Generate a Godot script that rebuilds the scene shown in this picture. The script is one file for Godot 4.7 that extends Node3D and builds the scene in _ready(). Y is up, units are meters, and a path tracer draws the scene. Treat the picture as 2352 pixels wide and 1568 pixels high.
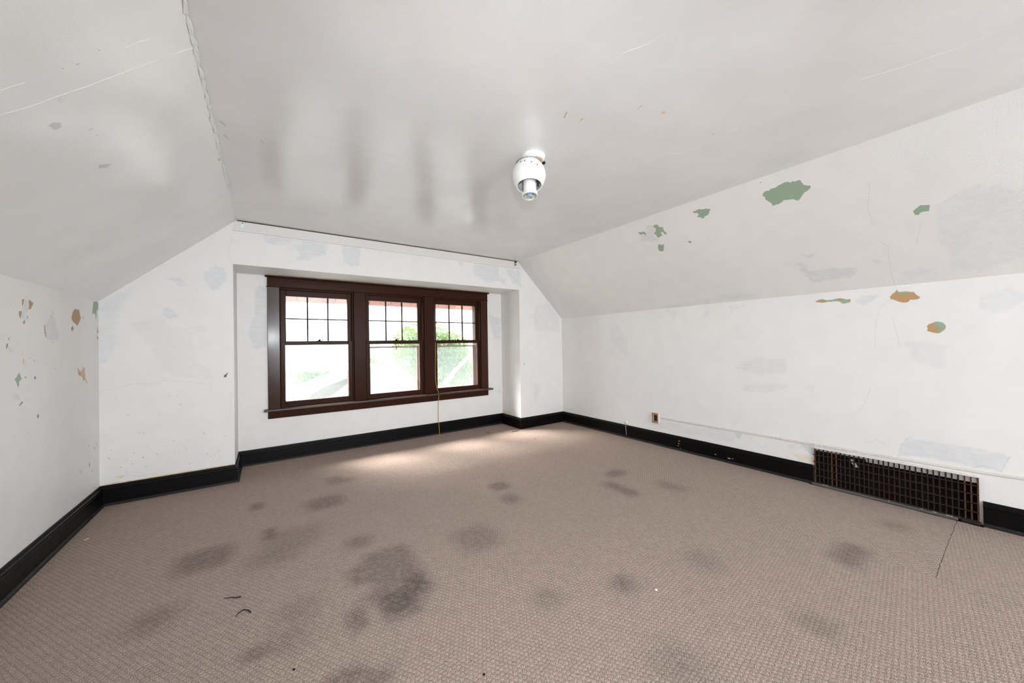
extends Node3D
# An empty attic room: kneewalls and sloping ceilings either side, a gable wall with a deep alcove and a triple sash
# window, worn plaster, black baseboards, stained loop carpet.  x runs along the gable wall, z towards the camera.

const HK := 1.581      # height of the kneewalls
const HC := 2.368      # height of the flat ceiling
const WD := 4.823      # width of the room
const XL := 0.851      # where the slopes meet the flat ceiling
const XR := 4.0
const XA := 0.8244     # alcove, from XA to XB, AD deep, HA high
const XB := 4.0215
const AD := 0.4785
const HA := 1.9665
const ZB := 7.6        # back wall, behind the camera
const HB := 0.154      # height of the baseboards

const SKY_ENERGY := 8.0
const SUN_ENERGY := 10.0
const FLASH_ENERGY := 2.9
const FILL_ENERGY := 18.8

# Marks on the surfaces: [tint, softness in texels, outline in millimetres along the surface].
const MARKS := {
"LW": [
	["spackle", 2, [1001, 1492, 980, 1469, 985, 1427, 1008, 1384, 1040, 1369, 1044, 1402, 1031, 1448]],
	["spackle", 2, [732, 1412, 693, 1406, 691, 1371, 662, 1344, 642, 1309, 669, 1267, 722, 1256, 773, 1266, 800, 1282, 807, 1354, 771, 1384]],
	["spackle", 2, [1146, 990, 1087, 979, 1079, 949, 1130, 955]],
	["spackle", 2, [1168, 1230, 1144, 1221, 1140, 1197, 1160, 1197]],
	["tan", 0, [1039, 1480, 1019, 1484, 1023, 1469, 1035, 1443, 1041, 1452]],
	["tan", 0, [978, 1479, 964, 1485, 946, 1477, 930, 1474, 935, 1460, 952, 1438, 980, 1429, 973, 1449]],
	["tan", 0, [1071, 1413, 1042, 1418, 1044, 1397, 1053, 1375, 1065, 1385]],
	["tan", 0, [985, 1400, 983, 1386, 998, 1373, 995, 1385]],
	["tan", 0, [1018, 1372, 1011, 1368, 1015, 1350, 1030, 1348, 1030, 1360]],
	["tan", 0, [821, 1350, 810, 1359, 805, 1326, 797, 1285, 805, 1283, 816, 1309]],
	["tan", 0, [416, 1483, 394, 1490, 380, 1481, 354, 1492, 339, 1477, 328, 1445, 316, 1429, 351, 1394, 386, 1368, 396, 1382, 432, 1389, 463, 1406, 469, 1425, 445, 1462]],
	["tan", 0, [456, 1370, 432, 1353, 457, 1329, 480, 1346]],
	["tan", 0, [15, 1392, 5, 1334, 35, 1333]],
	["tan", 0, [42, 1320, 6, 1301, 10, 1282, 28, 1290]],
	["greendark", 0, [743, 1414, 732, 1419, 735, 1406]],
	["greendark", 0, [728, 1258, 714, 1256, 721, 1250]],
	["greendark", 0, [278, 1449, 267, 1437, 277, 1426]],
	["greendark", 0, [1169, 1275, 1155, 1268, 1155, 1255, 1163, 1263]],
	["greendark", 0, [1169, 1245, 1166, 1235, 1180, 1214, 1185, 1221, 1179, 1240]],
	["greendark", 0, [1023, 1066, 1011, 1068, 1005, 1061, 1021, 1058]],
	["greendark", 0, [933, 1053, 919, 1066, 912, 1059, 912, 1043, 926, 1047]],
	["greendark", 0, [932, 1155, 919, 1149, 923, 1142]],
	["greendark", 0, [967, 1166, 961, 1162, 965, 1159]],
	["greendark", 0, [1053, 938, 1046, 937, 1049, 928, 1075, 915, 1083, 919, 1066, 932]],
	["greendark", 0, [899, 850, 879, 834, 894, 821, 906, 827]],
	["greendark", 0, [1007, 1496, 998, 1498, 1002, 1491]],
	["greendark", 0, [1143, 1448, 1136, 1447, 1139, 1442]],
	["greendark", 0, [697, 1099, 688, 1095, 694, 1091]],
	["greendark", 0, [1007, 1014, 998, 1011, 1004, 1006]],
	["yellow", 0, [1145, 1292, 1139, 1288, 1153, 1266, 1155, 1276]],
	["yellow", 0, [1042, 1201, 1031, 1200, 1035, 1190]],
	["yellow", 0, [1031, 1170, 1024, 1160, 1026, 1132, 1035, 1130, 1039, 1145]],
	["yellow", 0, [1015, 1157, 1008, 1139, 1011, 1109, 1015, 1124]],
	["yellow", 0, [728, 1452, 714, 1445, 703, 1420, 714, 1422]],
	["yellow", 0, [1002, 777, 991, 764, 991, 750]],
	["yellow", 0, [1145, 1266, 1138, 1263, 1143, 1253]],
	["green", 0, [96, 1569, 60, 1576, 1, 1573, 2, 1520, 34, 1503, 40, 1441, 53, 1438, 61, 1479, 118, 1478, 105, 1539]],
	["green", 0, [1073, 1094, 1065, 1079, 1052, 1061, 1056, 1048, 1065, 1053, 1078, 1038, 1074, 1030, 1089, 1012, 1100, 1039, 1119, 1060, 1099, 1069]],
	["beige", 0, [381, 1072, 366, 1089, 348, 1070, 315, 1055, 279, 1088, 263, 1080, 248, 1011, 211, 961, 228, 964, 248, 991, 288, 987, 303, 1015, 334, 1027, 364, 1042, 371, 1059]],
	["tan", 0, [367, 1052, 326, 1046, 326, 1026, 349, 1031]],
	["rust", 1, [178, 392, 168, 373, 179, 343, 187, 367]],
	["rust", 1, [136, 326, 123, 305, 134, 298]],
	["rust", 1, [341, 378, 329, 364, 339, 346]],
	["rust", 1, [198, 522, 184, 515, 195, 500]],
	["rust", 1, [95, 477, 78, 471, 89, 453]],
	["rust", 1, [191, 434, 181, 428, 189, 422]],
	["rust", 1, [57, 497, 46, 489, 55, 477]],
],
"LS": [
	["tanlight", 0, [2394, 860, 2388, 867, 2385, 863]],
	["tanlight", 0, [2368, 783, 2364, 799, 2359, 786]],
	["tanlight", 0, [2371, 742, 2366, 753, 2363, 747]],
	["tanlight", 0, [1778, 1144, 1765, 1153, 1705, 1160, 1702, 1151, 1734, 1139]],
	["tanlight", 0, [1314, 1134, 1301, 1154, 1255, 1153, 1273, 1136]],
	["greymark", 1, [2145, 604, 2151, 623, 2137, 641, 2112, 634, 2108, 611]],
	["greymark", 1, [2260, 685, 2247, 686, 2228, 684, 2242, 683]],
	["greymark", 1, [1987, 697, 1995, 712, 1982, 702]],
	["greymark", 1, [2038, 692, 2046, 713, 2035, 701]],
	["greymark", 1, [1374, 970, 1377, 993, 1371, 979]],
	["greymark", 1, [1779, 636, 1743, 679, 1728, 655, 1750, 630]],
],
"CE": [
	["tanlight", 0, [1469, 2779, 1477, 2780, 1501, 2732, 1488, 2736]],
	["tanlight", 0, [1759, 2983, 1748, 3017, 1757, 3014, 1763, 2983]],
	["yellowp", 0, [1584, 2754, 1574, 2784, 1584, 2790, 1588, 2765]],
	["yellowp", 0, [1895, 3026, 1886, 3044, 1899, 3056, 1908, 3039]],
	["yellowp", 0, [2304, 3077, 2307, 3101, 2318, 3084]],
],
"RS": [
	["green", 0, [2983, 1006, 2996, 1019, 3008, 1025, 3022, 1023, 3030, 1018, 3037, 1030, 3053, 1029, 3074, 1030, 3089, 1037, 3107, 1040, 3131, 1046, 3149, 1042, 3162, 1029, 3168, 1035, 3177, 1034, 3180, 1029, 3197, 1030, 3212, 1028, 3217, 1019, 3215, 1012, 3221, 997, 3224, 982, 3233, 979, 3238, 972, 3243, 972, 3248, 966, 3255, 966, 3256, 951, 3249, 942, 3230, 930, 3221, 929, 3202, 911, 3189, 895, 3173, 877, 3152, 890, 3148, 899, 3118, 905, 3094, 914, 3082, 904, 3051, 890, 3045, 895, 3022, 892, 3014, 899, 3018, 907, 3008, 930, 2995, 950, 2987, 965, 2994, 975, 2988, 984, 2980, 997]],
	["spackle", 3, [2036, 1059, 2096, 1038, 2102, 1000, 2087, 969, 2059, 955, 2066, 892, 2083, 859, 2007, 859, 1965, 895, 1896, 907, 1935, 972, 1988, 974]],
	["green", 0, [2473, 1045, 2499, 1047, 2533, 1052, 2545, 1041, 2556, 1043, 2566, 1035, 2577, 1039, 2601, 1027, 2612, 1024, 2610, 1006, 2600, 1005, 2591, 985, 2575, 975, 2548, 971, 2539, 958, 2525, 954, 2521, 967, 2505, 981, 2491, 982, 2498, 996, 2512, 1001, 2506, 1024, 2487, 1026]],
	["green", 0, [2091, 1031, 2123, 1038, 2140, 1020, 2140, 1000, 2176, 990, 2169, 968, 2167, 942, 2178, 932, 2180, 915, 2173, 909, 2152, 915, 2153, 935, 2136, 950, 2130, 932, 2131, 913, 2124, 904, 2107, 905, 2088, 892, 2073, 911, 2075, 929, 2067, 941, 2059, 955, 2087, 966, 2096, 979, 2103, 1002, 2088, 1014]],
	["green", 0, [1912, 1008, 1934, 1012, 1950, 1000, 1974, 1004, 1984, 991, 1985, 977, 1991, 970, 1969, 956, 1964, 977, 1943, 979, 1927, 974]],
	["green", 0, [2056, 828, 2069, 813, 2100, 814, 2079, 765, 2065, 743, 2046, 738, 2027, 744, 2020, 763, 2027, 795, 2039, 815]],
	["green", 0, [2319, 779, 2347, 781, 2354, 762, 2337, 751]],
	["green", 0, [3684, 589, 3703, 609, 3719, 623, 3757, 611, 3749, 567, 3731, 571, 3714, 569, 3705, 553, 3690, 562]],
	["rust", 0, [2991, 1105, 3000, 1109, 3004, 1096, 2997, 1098]],
	["spackle", 3, [3030, 324, 3079, 331, 3095, 241, 3229, 238, 3369, 204, 3353, 136, 3092, 115]],
	["spackle", 3, [3080, 387, 3162, 400, 3152, 376]],
	["spackle", 3, [3459, 259, 3508, 247, 3477, 221]],
	["spackle", 5, [3784, 580, 3873, 671, 3967, 655, 4082, 582, 4077, 119, 3908, 44, 3801, 100, 3781, 346]],
	["spackle", 5, [3583, 119, 3679, 146, 3762, 94, 3592, 49]],
	["spackle", 5, [1750, 21, 2374, 102, 2681, 62, 2671, 29, 2256, 20, 1767, -39]],
	["spackle", 4, [34, 1137, 234, 1065, 138, 857, 174, 565, 23, 42, 42, 158, -23, 556, -32, 979]],
],
"RW": [
	["green", 0, [3082, 1516, 3096, 1523, 3128, 1531, 3161, 1517, 3187, 1518, 3230, 1525, 3237, 1526, 3276, 1512, 3301, 1511, 3300, 1488, 3276, 1481, 3261, 1478, 3244, 1486, 3240, 1497, 3209, 1505, 3191, 1503, 3165, 1505, 3143, 1499, 3094, 1507]],
	["orange", 0, [3082, 1516, 3103, 1520, 3165, 1509, 3143, 1499, 3094, 1507]],
	["orange", 0, [3226, 1519, 3237, 1526, 3272, 1511, 3247, 1511, 3240, 1497, 3213, 1504, 3230, 1510]],
	["orange", 0, [3286, 1511, 3301, 1510, 3300, 1495, 3288, 1495]],
	["orange", 0, [3547, 1551, 3558, 1534, 3591, 1534, 3618, 1524, 3631, 1526, 3636, 1512, 3647, 1496, 3660, 1483, 3650, 1471, 3630, 1468, 3612, 1471, 3605, 1458, 3596, 1454, 3571, 1455, 3545, 1470, 3524, 1485, 3517, 1483, 3513, 1504, 3525, 1523, 3541, 1537]],
	["orange", 0, [3685, 1277, 3692, 1291, 3708, 1300, 3724, 1308, 3734, 1310, 3744, 1303, 3756, 1301, 3768, 1284, 3769, 1263, 3753, 1240, 3741, 1230, 3730, 1229, 3713, 1234, 3685, 1247, 3690, 1262]],
	["green", 0, [3558, 1534, 3591, 1533, 3618, 1524, 3611, 1516, 3591, 1520, 3582, 1510, 3577, 1524, 3568, 1525, 3563, 1516, 3549, 1519]],
	["green", 0, [3719, 1299, 3734, 1309, 3756, 1301, 3768, 1284, 3766, 1275, 3752, 1259, 3744, 1252, 3735, 1270, 3729, 1270, 3722, 1285]],
	["green", 0, [3769, 1262, 3756, 1242, 3741, 1230, 3727, 1232, 3733, 1241, 3753, 1252]],
	["spackle", 3, [3333, 1506, 3372, 1518, 3449, 1525, 3448, 1504, 3402, 1472, 3364, 1457, 3336, 1479]],
	["spackle", 4, [930, 1406, 1066, 1435, 1204, 1230, 1226, 975, 1088, 1113, 956, 1210]],
	["spackle", 4, [3912, 1473, 3995, 1497, 4073, 1464, 4072, 1387, 3972, 1351, 3910, 1379]],
	["spackle", 4, [2154, 1500, 2229, 1513, 2172, 1422]],
	["spackle", 4, [2407, 1534, 2554, 1538, 2439, 1486]],
	["spackle", 4, [1739, 1556, 1893, 1542, 1848, 1464]],
	["spackle", 5, [2462, 938, 2653, 1049, 2866, 1021, 2864, 908, 2650, 882]],
	["spackle", 5, [3581, 1173, 3788, 1158, 3746, 996, 3622, 1017]],
	["spackle", 4, [2506, 768, 2710, 796, 2919, 794, 2727, 726, 2524, 727]],
	["spackle", 4, [2981, 800, 3071, 817, 3063, 761]],
	["spackle", 4, [1564, 228, 1789, 292, 1968, 263, 2204, 295, 2477, 303, 2416, 204, 2088, 203, 1786, 179]],
	["spackle", 4, [2870, 273, 2950, 310, 2965, 276, 2885, 228]],
	["teal", 1, [2950, 318, 3030, 320, 3047, 276, 3061, 242, 3036, 236, 2980, 279]],
	["teal", 1, [2448, 297, 2507, 309, 2496, 253, 2457, 256]],
	["cream", 2, [2901, 213, 3024, 224, 3057, 195, 3053, 168, 2947, 167]],
	["spackle", 2, [3581, 489, 3691, 485, 3896, 479, 4009, 463, 3979, 364, 3871, 359, 3775, 371, 3644, 372, 3530, 350, 3546, 418]],
],
"GA": [
	["spackle", 2, [1040, 2273, 1296, 2273, 1258, 2215, 1177, 2181, 1075, 2195]],
	["spackle", 2, [1335, 2272, 1583, 2263, 1582, 2146, 1451, 2106, 1424, 2072, 1307, 2058, 1346, 2115, 1302, 2199, 1386, 2234]],
	["spackle", 2, [1736, 2278, 1920, 2275, 1904, 2155, 1895, 2072, 1819, 2047, 1738, 2086]],
	["spackle", 2, [3284, 2258, 3681, 2252, 3699, 2119, 3803, 2098, 3776, 2011, 3690, 2067, 3509, 2030, 3304, 2112]],
	["spackle", 2, [3806, 2245, 4039, 2227, 4061, 2013, 3904, 2054]],
	["spackle", 2, [3067, 2252, 3142, 2247, 3119, 2200]],
	["warm", 3, [178, 1411, 357, 1481, 395, 1388, 621, 1391, 642, 1363, 536, 1321, 556, 1224, 576, 1070, 672, 1023, 671, 938, 472, 952, 373, 1012, 242, 1294]],
	["spackle", 2, [367, 1549, 396, 1557, 455, 1484, 435, 1461, 366, 1461]],
	["spackle", 2, [624, 1878, 700, 1943, 767, 1914, 784, 1843, 732, 1738, 677, 1708, 613, 1841]],
	["spackle", 2, [378, 1805, 477, 1801, 503, 1748, 477, 1732]],
	["spackle", 4, [3, 1545, 198, 1716, 180, 1644, 99, 1549, 94, 1396, 98, 1244, 62, 1168, 28, 1101, -4, 1108]],
	["spackle", 4, [354, 1897, 374, 1906, 373, 1879]],
	["spackle", 4, [4304, 1767, 4560, 1813, 4745, 1618, 4763, 1397, 4286, 1393, 4270, 1603]],
	["spackle", 4, [4267, 626, 4392, 617, 4373, 488, 4287, 353, 4247, 435]],
	["spot", 1, [183, 288, 181, 283, 178, 284, 176, 286, 175, 292, 178, 295, 182, 293]],
	["spot", 1, [337, 668, 335, 663, 332, 662, 328, 667, 328, 672, 332, 673, 336, 672]],
	["spot", 1, [161, 683, 159, 678, 156, 678, 153, 682, 152, 686, 156, 689, 160, 688]],
	["spot", 1, [471, 733, 469, 728, 465, 727, 461, 731, 461, 738, 464, 743, 469, 738]],
	["spot", 1, [399, 812, 397, 809, 394, 809, 391, 811, 392, 815, 394, 819, 396, 817]],
	["spot", 1, [449, 797, 448, 793, 445, 794, 443, 796, 443, 799, 445, 803, 448, 801]],
	["spot", 1, [246, 525, 245, 522, 241, 520, 238, 524, 239, 530, 241, 534, 246, 530]],
	["spot", 1, [223, 531, 222, 527, 218, 526, 215, 530, 216, 535, 219, 537, 222, 536]],
	["spot", 1, [423, 430, 421, 426, 418, 425, 415, 430, 415, 434, 418, 436, 422, 436]],
	["spot", 1, [512, 429, 512, 425, 509, 425, 506, 428, 507, 432, 509, 435, 511, 433]],
	["spot", 1, [504, 353, 502, 348, 498, 349, 494, 352, 496, 357, 498, 358, 501, 357]],
	["spot", 1, [245, 327, 242, 323, 237, 321, 232, 327, 234, 332, 237, 335, 243, 335]],
	["spot", 1, [66, 418, 66, 414, 62, 414, 61, 418, 59, 422, 62, 424, 65, 423]],
	["spot", 1, [57, 357, 53, 350, 48, 348, 45, 355, 43, 363, 49, 369, 54, 365]],
	["spot", 1, [259, 253, 257, 249, 253, 248, 250, 253, 249, 258, 253, 262, 258, 258]],
	["spot", 1, [118, 276, 117, 271, 114, 270, 111, 274, 110, 280, 114, 284, 117, 282]],
	["spot", 1, [639, 286, 638, 280, 633, 279, 628, 285, 629, 290, 633, 296, 637, 291]],
	["spot", 1, [715, 300, 713, 296, 709, 297, 708, 300, 707, 304, 710, 309, 713, 305]],
	["spot", 1, [523, 221, 521, 216, 517, 216, 515, 220, 515, 226, 517, 229, 521, 226]],
	["spot", 1, [373, 396, 372, 393, 369, 392, 367, 395, 367, 399, 369, 402, 372, 399]],
	["spot", 1, [551, 713, 549, 710, 547, 708, 543, 712, 544, 717, 547, 718, 549, 718]],
	["spot", 1, [661, 258, 659, 253, 655, 253, 653, 257, 653, 262, 655, 264, 658, 262]],
	["spot", 1, [95, 819, 92, 815, 91, 814, 88, 817, 88, 821, 90, 822, 93, 822]],
	["spot", 1, [30, 925, 29, 922, 27, 923, 25, 924, 25, 927, 27, 929, 29, 928]],
	["spot", 1, [268, 421, 267, 418, 264, 417, 261, 420, 262, 424, 264, 427, 267, 425]],
	["spot", 1, [190, 377, 189, 374, 186, 372, 183, 376, 184, 380, 186, 381, 188, 381]],
	["spot", 1, [376, 242, 376, 237, 373, 238, 371, 241, 370, 245, 373, 246, 376, 245]],
	["spot", 1, [148, 327, 148, 323, 145, 322, 143, 326, 143, 330, 145, 332, 148, 331]],
	["spot", 1, [451, 335, 450, 332, 448, 333, 446, 334, 446, 338, 447, 338, 449, 337]],
	["spot", 1, [759, 422, 759, 417, 755, 416, 753, 421, 752, 424, 756, 428, 758, 425]],
	["spot", 1, [793, 409, 791, 407, 789, 406, 788, 408, 787, 412, 789, 412, 792, 412]],
	["spot", 1, [325, 338, 325, 334, 320, 333, 316, 337, 317, 343, 320, 347, 324, 345]],
	["spot", 1, [73, 468, 72, 466, 70, 465, 68, 467, 68, 470, 70, 472, 71, 471]],
	["spot", 1, [432, 332, 431, 329, 427, 327, 425, 331, 425, 335, 428, 336, 430, 336]],
	["spot", 1, [622, 467, 619, 462, 613, 461, 607, 467, 609, 472, 613, 476, 618, 474]],
	["cream", 0, [79, 208, 112, 216, 136, 206, 112, 186]],
	["ochre", 0, [-5, 153, 52, 156, 119, 157, 188, 151, 245, 156, 295, 151, 359, 156, 406, 152, 469, 155, 584, 157, 656, 151, 724, 151, 817, 153, 817, 159, 724, 161, 656, 162, 584, 163, 469, 164, 407, 162, 359, 166, 295, 161, 245, 163, 188, 160, 119, 164, 52, 162, -5, 157]],
],
"AB": [
	["spackle", 3, [150, 1826, 240, 1864, 256, 1389, 234, 1199, 145, 1186, 120, 1264, 83, 1357, 148, 1544]],
	["spackle", 3, [2982, 1641, 3185, 1609, 3180, 1297, 3065, 1278, 3001, 1488]],
	["spackle", 3, [3119, 485, 3177, 509, 3176, 441]],
],
"FL": [
	["st_grey", 12, [1714, 1901, 1719, 2099, 1719, 2226, 1744, 2303, 1737, 2372, 1653, 2461, 1567, 2501, 1506, 2472, 1487, 2416, 1447, 2296, 1517, 2230, 1419, 2123, 1414, 2044, 1504, 1942, 1644, 1901]],
	["st_dark", 10, [1686, 2225, 1733, 2298, 1719, 2362, 1634, 2434, 1555, 2452, 1477, 2351, 1512, 2281, 1598, 2309]],
	["st_dark", 10, [1360, 2318, 1406, 2336, 1429, 2424, 1405, 2460, 1357, 2463, 1344, 2363]],
	["st_dark", 10, [950, 684, 1049, 651, 1037, 769, 978, 824]],
	["st_dark", 10, [958, 2323, 1006, 2309, 1077, 2349, 1032, 2366, 984, 2363]],
	["st_dark", 10, [1233, 2619, 1311, 2626, 1391, 2673, 1461, 2683, 1495, 2619, 1506, 2661, 1458, 2741, 1384, 2758, 1236, 2652]],
	["st_dark", 10, [2596, 1463, 2762, 1452, 2755, 1555, 2609, 1598]],
	["st_olive", 18, [2013, 2015, 2182, 1959, 2272, 2087, 2228, 2228, 2107, 2268, 1996, 2161]],
	["st_dark", 16, [648, 1272, 730, 1234, 869, 1361, 916, 1536, 815, 1549, 724, 1462, 628, 1454]],
	["st_dark", 16, [1287, 903, 1424, 875, 1578, 897, 1527, 1039, 1362, 1079, 1288, 1063]],
	["st_dark", 16, [1448, 1673, 1546, 1633, 1607, 1735, 1542, 1820, 1452, 1780]],
	["st_dark", 16, [2541, 1675, 2694, 1834, 2587, 1881]],
	["st_brown", 14, [1398, 537, 1540, 386, 1733, 531, 1662, 653, 1516, 571]],
	["st_brown", 14, [269, 249, 326, 271, 327, 332]],
	["st_red", 8, [1039, 1195, 1093, 1219, 1124, 1288, 1071, 1365, 1030, 1307]],
	["st_faint", 20, [1003, 1385, 1125, 1306, 1328, 1298, 1386, 1406, 1220, 1543, 1025, 1550]],
	["st_faint", 20, [1085, 2094, 1177, 2115, 1270, 2084, 1280, 2141, 1177, 2233, 1098, 2190]],
	["st_faint", 20, [1085, 1509, 1236, 1515, 1128, 1726, 947, 1550]],
	["st_faint", 20, [924, 1696, 1025, 1688, 981, 1883]],
	["st_faint", 20, [1859, 2021, 1950, 2233, 1831, 2235]],
	["st_faint", 20, [1046, 2111, 1175, 2232, 1234, 2404, 1101, 2308]],
	["st_dark", 14, [3377, 1893, 3530, 2146, 3515, 2438, 3442, 2355, 3378, 2190]],
	["st_dark", 14, [3586, 1844, 3800, 1841, 3786, 1995, 3628, 1953]],
	["st_dark", 14, [3688, 3412, 3880, 3456, 3805, 3585, 3660, 3563, 3586, 3426]],
	["st_dark", 14, [2444, 2852, 2569, 2907, 2600, 2988, 2505, 2941]],
	["st_dark", 14, [2689, 1835, 2724, 1916, 2640, 1933]],
	["st_olive", 16, [3009, 3492, 3034, 3563, 2949, 3647, 2943, 3740, 2890, 3688, 2900, 3581]],
	["st_olive", 16, [3825, 2252, 3910, 2384, 3776, 2506, 3739, 2354]],
	["st_olive", 16, [4269, 3521, 4464, 3626, 4266, 3631]],
	["st_olive", 16, [2140, 2719, 2197, 2781, 2144, 2824, 2097, 2790]],
	["st_olive", 16, [3664, 4002, 3817, 4058, 3605, 4059, 3560, 4010]],
	["st_olive", 16, [2477, 2651, 2521, 2739, 2532, 2799, 2462, 2722]],
	["st_olive", 16, [2651, 3312, 2687, 3404, 2614, 3397]],
	["st_faint", 24, [3015, 2964, 3102, 3087, 2949, 3135]],
	["st_faint", 24, [2203, 3222, 2430, 3330, 2420, 3428, 2236, 3344]],
	["st_faint", 24, [3064, 3191, 3134, 3291, 3019, 3301]],
	["st_faint", 24, [2707, 3163, 2733, 3243, 2659, 3246]],
	["st_faint", 24, [3316, 1480, 3421, 1644, 3278, 1695]],
	["st_faint", 24, [2235, 2970, 2290, 3063, 2226, 3049]],
	["st_faint", 24, [3917, 3774, 4085, 3869, 3966, 3908]],
	["st_brown", 20, [34, 1134, 114, 1163, 144, 1269, 73, 1218]],
	["st_brown", 20, [116, 1561, 173, 1650, 268, 1850, 209, 1807]],
	["st_brown", 20, [560, 1758, 731, 1870, 718, 1948, 610, 1880]],
	["st_brown", 20, [71, 649, 182, 774, 148, 830]],
	["st_brown", 20, [260, 221, 334, 260, 339, 326]],
	["st_brown", 20, [934, 2381, 1004, 2415, 983, 2459]],
],
"JR": [
	["cream", 1, [472, 201, 259, 205, 249, 135, 58, 140, 169, 121, 474, 140]],
],
}
# Hairline cracks in the plaster, in millimetres along the surface.
const CRACKS := {
"CE": [
	[360, 1846, 526, 1871, 736, 1873, 1021, 1895, 1312, 1926, 1467, 1951],
],
"RS": [
	[3516, 406, 3545, 358, 3538, 231, 3535, 96, 3541, -47],
	[3707, 499, 3698, 445, 3675, 327],
	[3529, 859, 3496, 677, 3503, 542],
	[3864, 644, 3800, 600, 3771, 596],
],
"RW": [
	[3515, 1481, 3497, 1462, 3466, 1439, 3456, 1398, 3439, 1352, 3439, 1310, 3429, 1247, 3431, 1131],
	[3520, 1354, 3538, 1259, 3559, 1131],
	[3548, 1569, 3547, 1551],
	[3403, 829, 3364, 698, 3325, 633, 3286, 584],
	[1535, 604, 1526, 524, 1576, 465],
	[2419, 357, 2429, 391, 2489, 418],
	[2583, 282, 2646, 223, 2686, 206, 2709, 257],
	[2878, 275, 2950, 310],
	[3367, 415, 3410, 424, 3415, 447, 3477, 409],
	[3581, 489, 3546, 418],
	[3972, 356, 4006, 462],
	[3871, 355, 3894, 378, 3972, 362],
	[3530, 350, 3555, 374],
],
"GA": [
	[0, 865, 40, 891, 149, 916, 203, 931, 277, 921, 324, 928, 363, 943, 452, 932, 544, 916, 660, 885],
	[145, 251, 147, 212, 128, 204],
	[147, 206, 217, 184, 264, 189, 301, 185, 334, 167],
	[793, 821, 802, 755, 797, 539],
	[711, 301, 677, 244, 650, 193],
	[824, 2206, 797, 2121, 793, 2033, 824, 1957],
],
}
# Raised plaster ridges along old board joints.
const RIDGES := {
"LS": [
	[2267, 1152, 2267, 1091, 2265, 1029, 2266, 892, 2264, 801, 2264, 683, 2262, 618, 2269, 531],
	[2357, 1086, 2369, 1027, 2370, 980, 2364, 937],
	[2363, 645, 2364, 608, 2364, 581],
],
"CE": [
	[1475, 3459, 1476, 3396, 1473, 3339, 1460, 3256, 1412, 3169, 1405, 3061, 1412, 2942, 1415, 2897, 1421, 2792, 1416, 2671, 1414, 2595],
	[2367, 3203, 2360, 3141, 2379, 2991, 2342, 2856, 2251, 2822, 2256, 2680, 2267, 2605, 2273, 2430, 2268, 2269],
	[2547, 4071, 2527, 3939, 2482, 3802, 2429, 3677],
],
}
const BEAD_Z := [2380, 2324, 2274, 2125, 1928, 1743, 1599, 1345, 1084, 838]
var mats := {}
var taken := {}
var rng := RandomNumberGenerator.new()
var rough_noise := FastNoiseLite.new()


func _ready() -> void:
	rng.seed = 71
	rough_noise.seed = 5
	rough_noise.frequency = 0.05
	add_camera()
	add_light()
	make_materials()
	build_floor()
	build_side_walls()
	build_ceiling()
	build_front_wall()
	build_back_wall()
	build_baseboards()
	build_window()
	build_gable_trim()
	build_grille()
	build_raceway()
	build_ceiling_lamp()
	build_small_things()
	build_outside()


# ------------------------------------------------------------------ camera, sky, lights

func add_camera() -> void:
	var cam := Camera3D.new()
	cam.name = "camera"
	cam.fov = 87.667
	cam.near = 0.02
	cam.far = 200.0
	add_child(cam)
	cam.transform = Transform3D(Basis(Vector3(0.822993, -0.015561, 0.567838), Vector3(0.008512, 0.99985, 0.015063), Vector3(-0.567987, -0.007563, 0.823002)).orthonormalized(), Vector3(1.0697, 1.2, 4.0802))
	cam.current = true


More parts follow.
